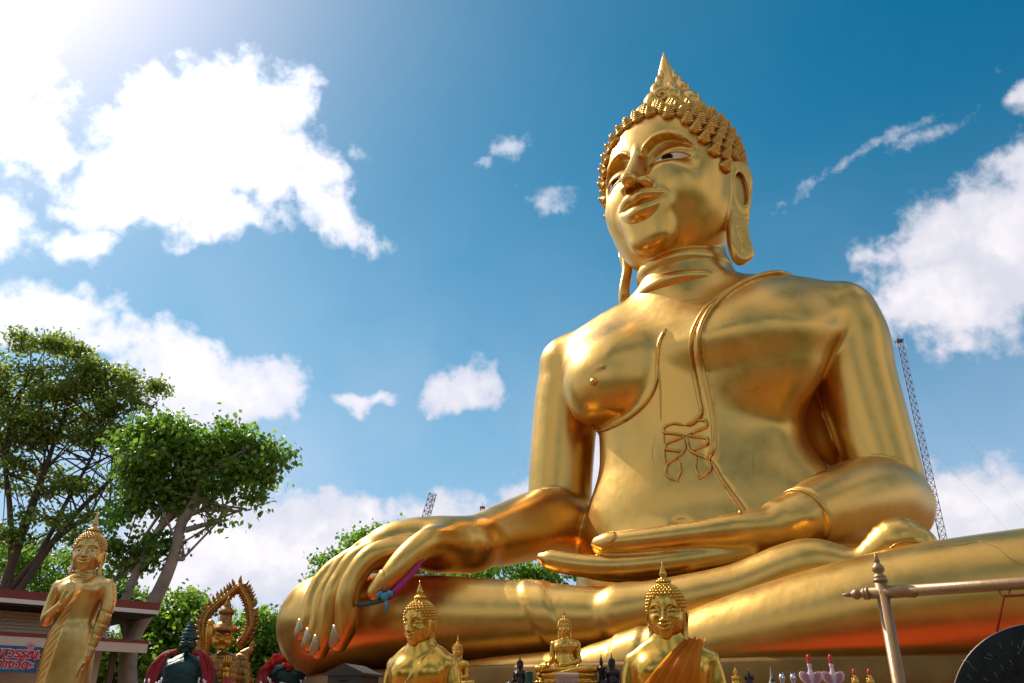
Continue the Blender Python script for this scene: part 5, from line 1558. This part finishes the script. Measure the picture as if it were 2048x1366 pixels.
for ringr, n, l0 in ((.40, 46, .030), (.34, 40, .020)):
    for k in range(n):
        a = 2 * math.pi * k / n + rr.uniform(-.03, .03); q = [(ringr, 0)]
        pts = []; x, z = ringr, 0.0
        for s in range(4):
            pts.append((x, z)); x += rr.uniform(-1, 1) * l0; z += rr.uniform(-.6, .6) * l0
        m.tube([(math.cos(a) * x - math.sin(a) * z, -.0175, math.sin(a) * x + math.cos(a) * z) for x, z in pts], .0016, 4)
m.build('incised_marks', chalk, gg)['kind'] = 'stuff'
ropem = plain('red_cord', (.50, .012, .015), .6, 0, .2, 60, .5)
m = MB(); hx = .58 - gcx
ang = math.acos(max(-1, min(1, (hx - .05) / gr)))
rp = (math.cos(ang + .06) * gr, -.005, math.sin(ang + .06) * gr)
top_z = gtop - .058 - gz
m.tube([rp, (hx, 0, top_z), (hx + .62, 0, top_z)], .0065, 7)
m.tube([(hx + .62, 0, top_z), (-rp[0] if False else math.cos(math.pi - ang - .06) * gr, -.005, rp[2])], .0065, 7)
m.build('cord', ropem, gg)

# ================================================================== guardian figures left of the giant knee
old_gold = gold('aged_gilding', base=(.40, .20, .05), dark=(.14, .06, .015), rough=.40, metal=.8, lump=.9, scale=9, grime=False)
face_gold = gold('face_gilding', base=(.70, .34, .05), dark=(.50, .20, .02), rough=.28, metal=.85, lump=.4, scale=6, grime=False)
D_G = 12.0; KG = px_m(D_G)
gb = at(440, 1366, D_G); GZ0 = .75
de = empty('arched_deity_statue', (gb.x, gb.y, GZ0), R(14)); tag(de, 'aged gilded deity with tall crown before an openwork flame arch', 'statue')
def gl(px, py, y=0.0): return ((px - 440) * .92 * KG / math.cos(R(14)), y, at(440, py, D_G).z - GZ0)
# body
def deity(p):
    # model space in photo-scaled units: x right, y forward, z up (metres, local)
    d = loft(p, [(0, 0, 0, .30, .22, .2), (.35, 0, 0, .26, .2, .2), (.75, 0, 0, .22, .17, .16), (1.05, 0, 0, .27, .18, .16), (1.28, 0, 0, .22, .14, .13), (1.36, 0, 0, .12, .1, .1)], 2.3, m=.15)
    for s in (-1, 1):
        d = smin(d, tube(p, [(s * .26, 0, 1.24), (s * .33, .02, 1.05), (s * .34, .08, .86)], [.085, .08, .07], m=.15), .03)
        d = smin(d, tube(p, [(s * .22, -.02, 1.28), (s * .34, -.04, 1.36), (s * .37, -.04, 1.50)], [.06, .05, .008], m=.15), .03)   # flaring epaulettes
        d = smin(d, tube(p, [(s * .30, 0, .95), (s * .40, .0, .98), (s * .44, .0, 1.08)], [.04, .03, .006], 4, m=.15), .02)
    d = smin(d, tube(p, [(.34, .08, .86), (.22, .24, .82), (.10, .33, .90)], [.07, .06, .045], m=.15), .02)
    d = smin(d, tube(p, [(-.34, .08, .86), (-.30, .24, .95), (-.24, .30, 1.10)], [.07, .06, .05], m=.15), .02)
    # necklaces and armour rows
    ring = np.abs(((p[:, 2] + .12 * np.abs(p[:, 0])) * 13) % 1 - .5) * 2
    return d + .012 * (1 - sstep(ring, 0, .35)) * (p[:, 2] > .2)
Zs = gl(440, 1298)[2] / 1.36
V, Q = mesh_sdf('deity', deity, (-.55, -.35, -.02), (.55, .5, 1.6), .017, relax=1); V = V * np.array([1, 1, Zs]); to_obj('body', V, Q, old_gold, de)
# head with heavy brows, bulging eyes and wide mouth
def ogre(p):
    d = ellip(p, (0, 0, 0), (.125, .12, .14), m=.1)
    for s in (-1, 1):
        d = smin(d, ellip(p, (s * .06, .10, .02), (.034, .026, .026), m=.1), .012)
        d = smin(d, tube(p, [(s * .015, .115, .04), (s * .06, .125, .065), (s * .11, .08, .045)], [.014, .018, .008], 4, m=.1), .01)
        d = smin(d, ellip(p, (s * .075, .075, -.045), (.05, .05, .045), m=.1), .03)
        d = smin(d, ellip(p, (s * .125, -.01, .0), (.02, .035, .05), m=.1), .01)
        d = smin(d, tube(p, [(s * .035, .12, -.085), (s * .045, .13, -.055)], [.010, .003], 3, m=.1), .004)
    d = smin(d, ellip(p, (0, .125, -.015), (.034, .035, .03), m=.1), .015)
    d = smax(d, -tube(p, [(-.07, .10, -.065), (0, .135, -.08), (.07, .10, -.065)], [.008, .014, .008], 4, m=.1), .01)
    d = smin(d, ellip(p, (0, .085, -.115), (.06, .045, .03), m=.1), .02)
    return d
V, Q = mesh_sdf('ogre', ogre, (-.2, -.2, -.2), (.2, .22, .2), .009, relax=1)
hx_, _, hz_ = gl(434, 1280)
ho = to_obj('head', V, Q, face_gold, de); ho.location = (hx_, -.03, hz_)
ogre_me = ho.data
# crown tiers
m = MB(); zt = lambda py: gl(440, py)[2]
m.lathe([(.17, zt(1264)), (.185, zt(1262)), (.15, zt(1256)), (.135, zt(1250)), (.10, zt(1246)), (.078, zt(1243)), (.088, zt(1240)), (.075, zt(1237)), (.085, zt(1233)), (.075, zt(1229)), (.10, zt(1226)), (.085, zt(1220)), (.07, zt(1217)), (.05, zt(1214)), (.055, zt(1211)), (.035, zt(1206)), (.03, zt(1203)), (.016, zt(1198)), (.003, zt(1193))], 22, (hx_, 0, 0))
for s in (-1, 1): m.tube([(hx_ + s * .13, 0, zt(1262)), (hx_ + s * .20, 0, zt(1258)), (hx_ + s * .24, 0, zt(1250))], [.04, .03, .004], 6)
for k in range(10):
    a = 2 * math.pi * k / 10
    m.tube([(hx_ + math.cos(a) * .085, math.sin(a) * .085, zt(1229)), (hx_ + math.cos(a) * .11, math.sin(a) * .11, zt(1221))], [.02, .004], 5)
m.build('crown', old_gold, de)
# openwork arch
AY = .22
path = [(400, 1300), (393, 1272), (389, 1248), (393, 1228), (407, 1209), (424, 1193), (438, 1180), (450, 1168), (459, 1180), (467, 1191), (474, 1206), (481, 1230), (483, 1248), (476, 1268), (464, 1290)]
c = crom([gl(px, py, AY) for px, py in path], 5)
m = MB(); m.tube([tuple(q) for q in c], [.062] * len(c), 9)
for off in (.065, -.065):
    m.tube([(q[0] * (1 + off / .5), q[1] - .04, q[2] + off * .3) for q in c], [.016] * len(c), 6)
arch = m.build('arch', old_gold, de)
m = MB()
for q in c[2:-2:1]: m.ball((q[0], q[1] - .055, q[2]), .017, 6, 5)
o = m.build('bead_row', face_gold, arch); o['kind'] = 'stuff'
for k in range(3, len(c) - 3, 2):            # lacy edge of small flames
    q = Vector(c[k]); tg = Vector(c[k + 1]) - Vector(c[k - 1]); nrm_ = Vector((tg.z, 0, -tg.x)).normalized()
    if nrm_.dot(q - Vector(gl(437, 1240, AY))) < 0: nrm_ = -nrm_
    m = MB(); m.tube([tuple(q + nrm_ * .03), tuple(q + nrm_ * .085 + Vector((0, 0, .015))), tuple(q + nrm_ * .12 + Vector((0, 0, .05)))], [.035, .024, .003], 5)
    m.tube([tuple(q - nrm_ * .03), tuple(q - nrm_ * .085)], [.03, .004], 5); m.build('flame_ornament', old_gold, arch)
for px, py, dx, dy in ((420, 1196, -16, -14), (401, 1217, -15, -9), (474, 1204, 16, -10), (481, 1226, 12, -10), (450, 1172, 0, -10), (395, 1285, -8, -4), (470, 1280, 9, -3)):
    m = MB(); a0 = Vector(gl(px, py, AY)); a1 = Vector(gl(px + dx * .55, py + dy * .35, AY)); a2 = Vector(gl(px + dx, py + dy, AY))
    m.tube([tuple(v) for v in crom([tuple(a0), tuple(a1), tuple(a2)], 4)], [.055, .06, .052, .045, .04, .032, .024, .014, .003], 6)
    for t in (.35, .65):
        b0 = a0.lerp(a2, t); m.tube([tuple(b0), tuple(b0 + Vector((math.copysign(.03, dx) if dx else .03, 0, .06)))], [.02, .003], 5)
    m.build('flame_ornament', old_gold, arch)
for px, py, dx in ((425, 1203, 9), (413, 1226, 9), (468, 1206, -9), (474, 1228, -9)):
    m = MB(); m.tube([gl(px - dx * .5, py, AY), gl(px + dx * .4, py + 1, AY)], [.04, .004], 6); m.build('cusp', old_gold, arch)
# raised open hand with red sleeve, mace
m = MB(); hb = Vector(gl(452, 1346, -.36))
m.ball(tuple(hb + Vector((0, 0, .02))), (.05, .02, .06))
for i in range(4):
    m.tube([tuple(hb + Vector((-.036 + i * .024, -.005, .06))), tuple(hb + Vector((-.04 + i * .028, -.012, .13))), tuple(hb + Vector((-.042 + i * .030, 0, .185 + (.015 if i in (1, 2) else 0))))], [.014, .013, .008], 6)
m.tube([tuple(hb + Vector((-.045, 0, .02))), tuple(hb + Vector((-.075, -.01, .06))), tuple(hb + Vector((-.08, 0, .10)))], [.016, .014, .008], 6)
m.tube([tuple(hb), tuple(hb + Vector((.03, .06, -.14)))], [.04, .05], 8); m.build('raised_hand', face_gold, de)
m = MB(); m.tube([tuple(hb + Vector((.02, .02, -.08))), tuple(hb + Vector((.05, .03, -.22))), tuple(hb + Vector((.02, .02, -.45)))], [.05, .075, .09], 10); m.build('red_sleeve', red_cloth, de)
m = MB(); x0, _, z0 = gl(404, 1330, -.2); m.lathe([(.03, z0), (.03, z0 + .25), (.045, z0 + .33), (.055, z0 + .45), (.035, z0 + .50), (.05, z0 + .53), (.03, z0 + .56)], 12, (x0 + .03, -.2, 0)); m.build('mace', face_gold, de)
m = MB(); m.lathe([(.55, -.75), (.55, -.6), (.48, -.55), (.45, -.1), (.52, -.05), (.52, 0)], 28); m.build('pedestal', old_gold, de)

# dark green guardians with garlands
jade = plain('dark_jade_paint', (.006, .045, .040), .35, .15, .5, 6, .4)
cols = [plain('ribbon_' + n, c_, .6, 0, .15, 20, .3) for n, c_ in (('red', (.50, .015, .02)), ('green', (.03, .20, .05)), ('yellow', (.65, .45, .06)), ('blue', (.03, .10, .35)), ('white', (.70, .68, .66)), ('pink', (.60, .05, .25)))]
red_scarf = plain('scarlet_scarf', (.30, .006, .009), .7, 0, .2, 12, .4)
tassel = plain('white_tassel', (.72, .70, .70), .7)
def guardian(label, px, D, top_py, sc, rz, group, hat=True, seed=1):
    b = at(px, 1366, D); top = at(px, top_py, D).z / sc
    e = empty('green_guardian_statue', (b.x, b.y, 0), rz, sc); tag(e, label, 'statue', group)
    H = top; B = H * 1.11                        # B scales the trunk, the head and crown sit above it
    def gfun(p):
        d = loft(p, [(0, 0, 0, .34, .28, .28), (.5 * B, 0, 0, .27, .2, .2), (.60 * B, 0, 0, .25, .19, .18), (.70 * B, 0, 0, .27, .19, .17), (.745 * B, 0, 0, .18, .13, .12), (.775 * B, 0, 0, .09, .08, .08)], 2.3, m=.15)
        for s in (-1, 1):
            d = smin(d, tube(p, [(s * .26, 0, .72 * B), (s * .36, .02, .63 * B), (s * .30, .18, .545 * B), (s * .08, .26, .55 * B)], [.085, .08, .07, .055], m=.15), .03)
        ring = np.abs((p[:, 2] * 11 + np.abs(p[:, 0]) * 5) % 1 - .5) * 2
        return d + .008 * (1 - sstep(ring, 0, .3))
    V, Q = mesh_sdf('guardian', gfun, (-.5, -.35, -.02), (.5, .45, .80 * B), .024, relax=1)
    to_obj('body', V, Q, jade, e)
    h = link(bpy.data.objects.new('head', ogre_me), e); set_mat(h, jade); h.location = (0, -.03, .885 * H); h.scale = (.74,) * 3
    for s in (-1, 1):
        m = MB(); m.tube([(s * .015, -.145, .04), (s * .055, -.155, .015), (s * .10, -.12, .035)], [.005, .009, .003], 6); m.build('pale_brow', plain('pale_gilt', (.50, .40, .18), .4), h)
    m = MB(); m.lathe([(r * .78, (.91 + (z - .84) * .5625) * H) for r, z in ((.14, .83), (.155, .84), (.155, .85), (.115, .865), (.125, .875), (.12, .885), (.085, .895), (.098, .905), (.09, .915), (.06, .925), (.07, .935), (.062, .945), (.035, .955), (.042, .965), (.018, .98), (.003, 1.0))], 18); m.build('crown', jade, e)
    rr = random.Random(seed)
    for s in (-1, 1):
        m = MB(); pts = crom([(s * .10, -.12, .765 * B), (s * .24, -.16, .745 * B), (s * .33, -.20, .67 * B), (s * .30, -.27, .60 * B), (s * .26, -.28, .53 * B)], 4)
        for k in range(6):
            m.tube([(q[0] + s * (.06 - .022 * k) * min(1, i / 6), q[1] - .01 * (k % 3), q[2] + .012 * math.sin(k * 2 + i)) for i, q in enumerate(pts)], [.020 + .008 * math.sin(i * .5 + k) for i in range(len(pts))], 7)
        sc_ = m.build('scarf', red_scarf, e)
        m = MB()
        for k in range(6): m.tube([(s * .26 + rr.uniform(-.08, .08), -.36, .66 * B - k * .018), (s * .26 + rr.uniform(-.08, .08), -.375, .635 * B - k * .018)], [.012, .007], 5)
        m.build('tassel', tassel, sc_)
    for k, mt in enumerate(cols):                # knotted ribbons hanging at the waist
        m = MB()
        for j in range(5):
            x0 = rr.uniform(-.36, .36); z0 = rr.uniform(.54, .63) * B
            m.tube([tuple(q) for q in crom([(x0, -.26, z0), (x0 + rr.uniform(-.12, .12), -.38, z0 - .06), (x0 + rr.uniform(-.2, .2), -.34, z0 - .20), (x0 + rr.uniform(-.2, .2), -.33, z0 - .42)], 3)], [.018, .026, .03, .03, .032, .03, .03, .026, .022, .016], 6)
        m.build('ribbon', mt, e)
    return e
g1 = guardian('dark green guardian with pointed crown and scarlet scarf beside the gilded arch', 364, 11.2, 1238, 1, R(12), None, seed=2)
g2 = guardian('dark green guardian half hidden behind the giant knee, decked with red garlands', 580, 18.6, 1272, 1.55, R(6), None, seed=5)
m = MB(); rr = random.Random(3)
H2 = at(580, 1272, 18.6).z / 1.55
for k in range(46):
    a = rr.uniform(0, 1); m.ball((-.30 + a * .30 + rr.uniform(-.03, .03), -.22 + rr.uniform(-.05, .04),   .80 * H2 + .10 * math.sin(a * 3) + rr.uniform(-.04, .05)), rr.uniform(.028, .045), 6, 5)
m.build('flower_garland', plain('scarlet_flowers', (.60, .02, .012), .6, 0, .3, 30, .5), g2)
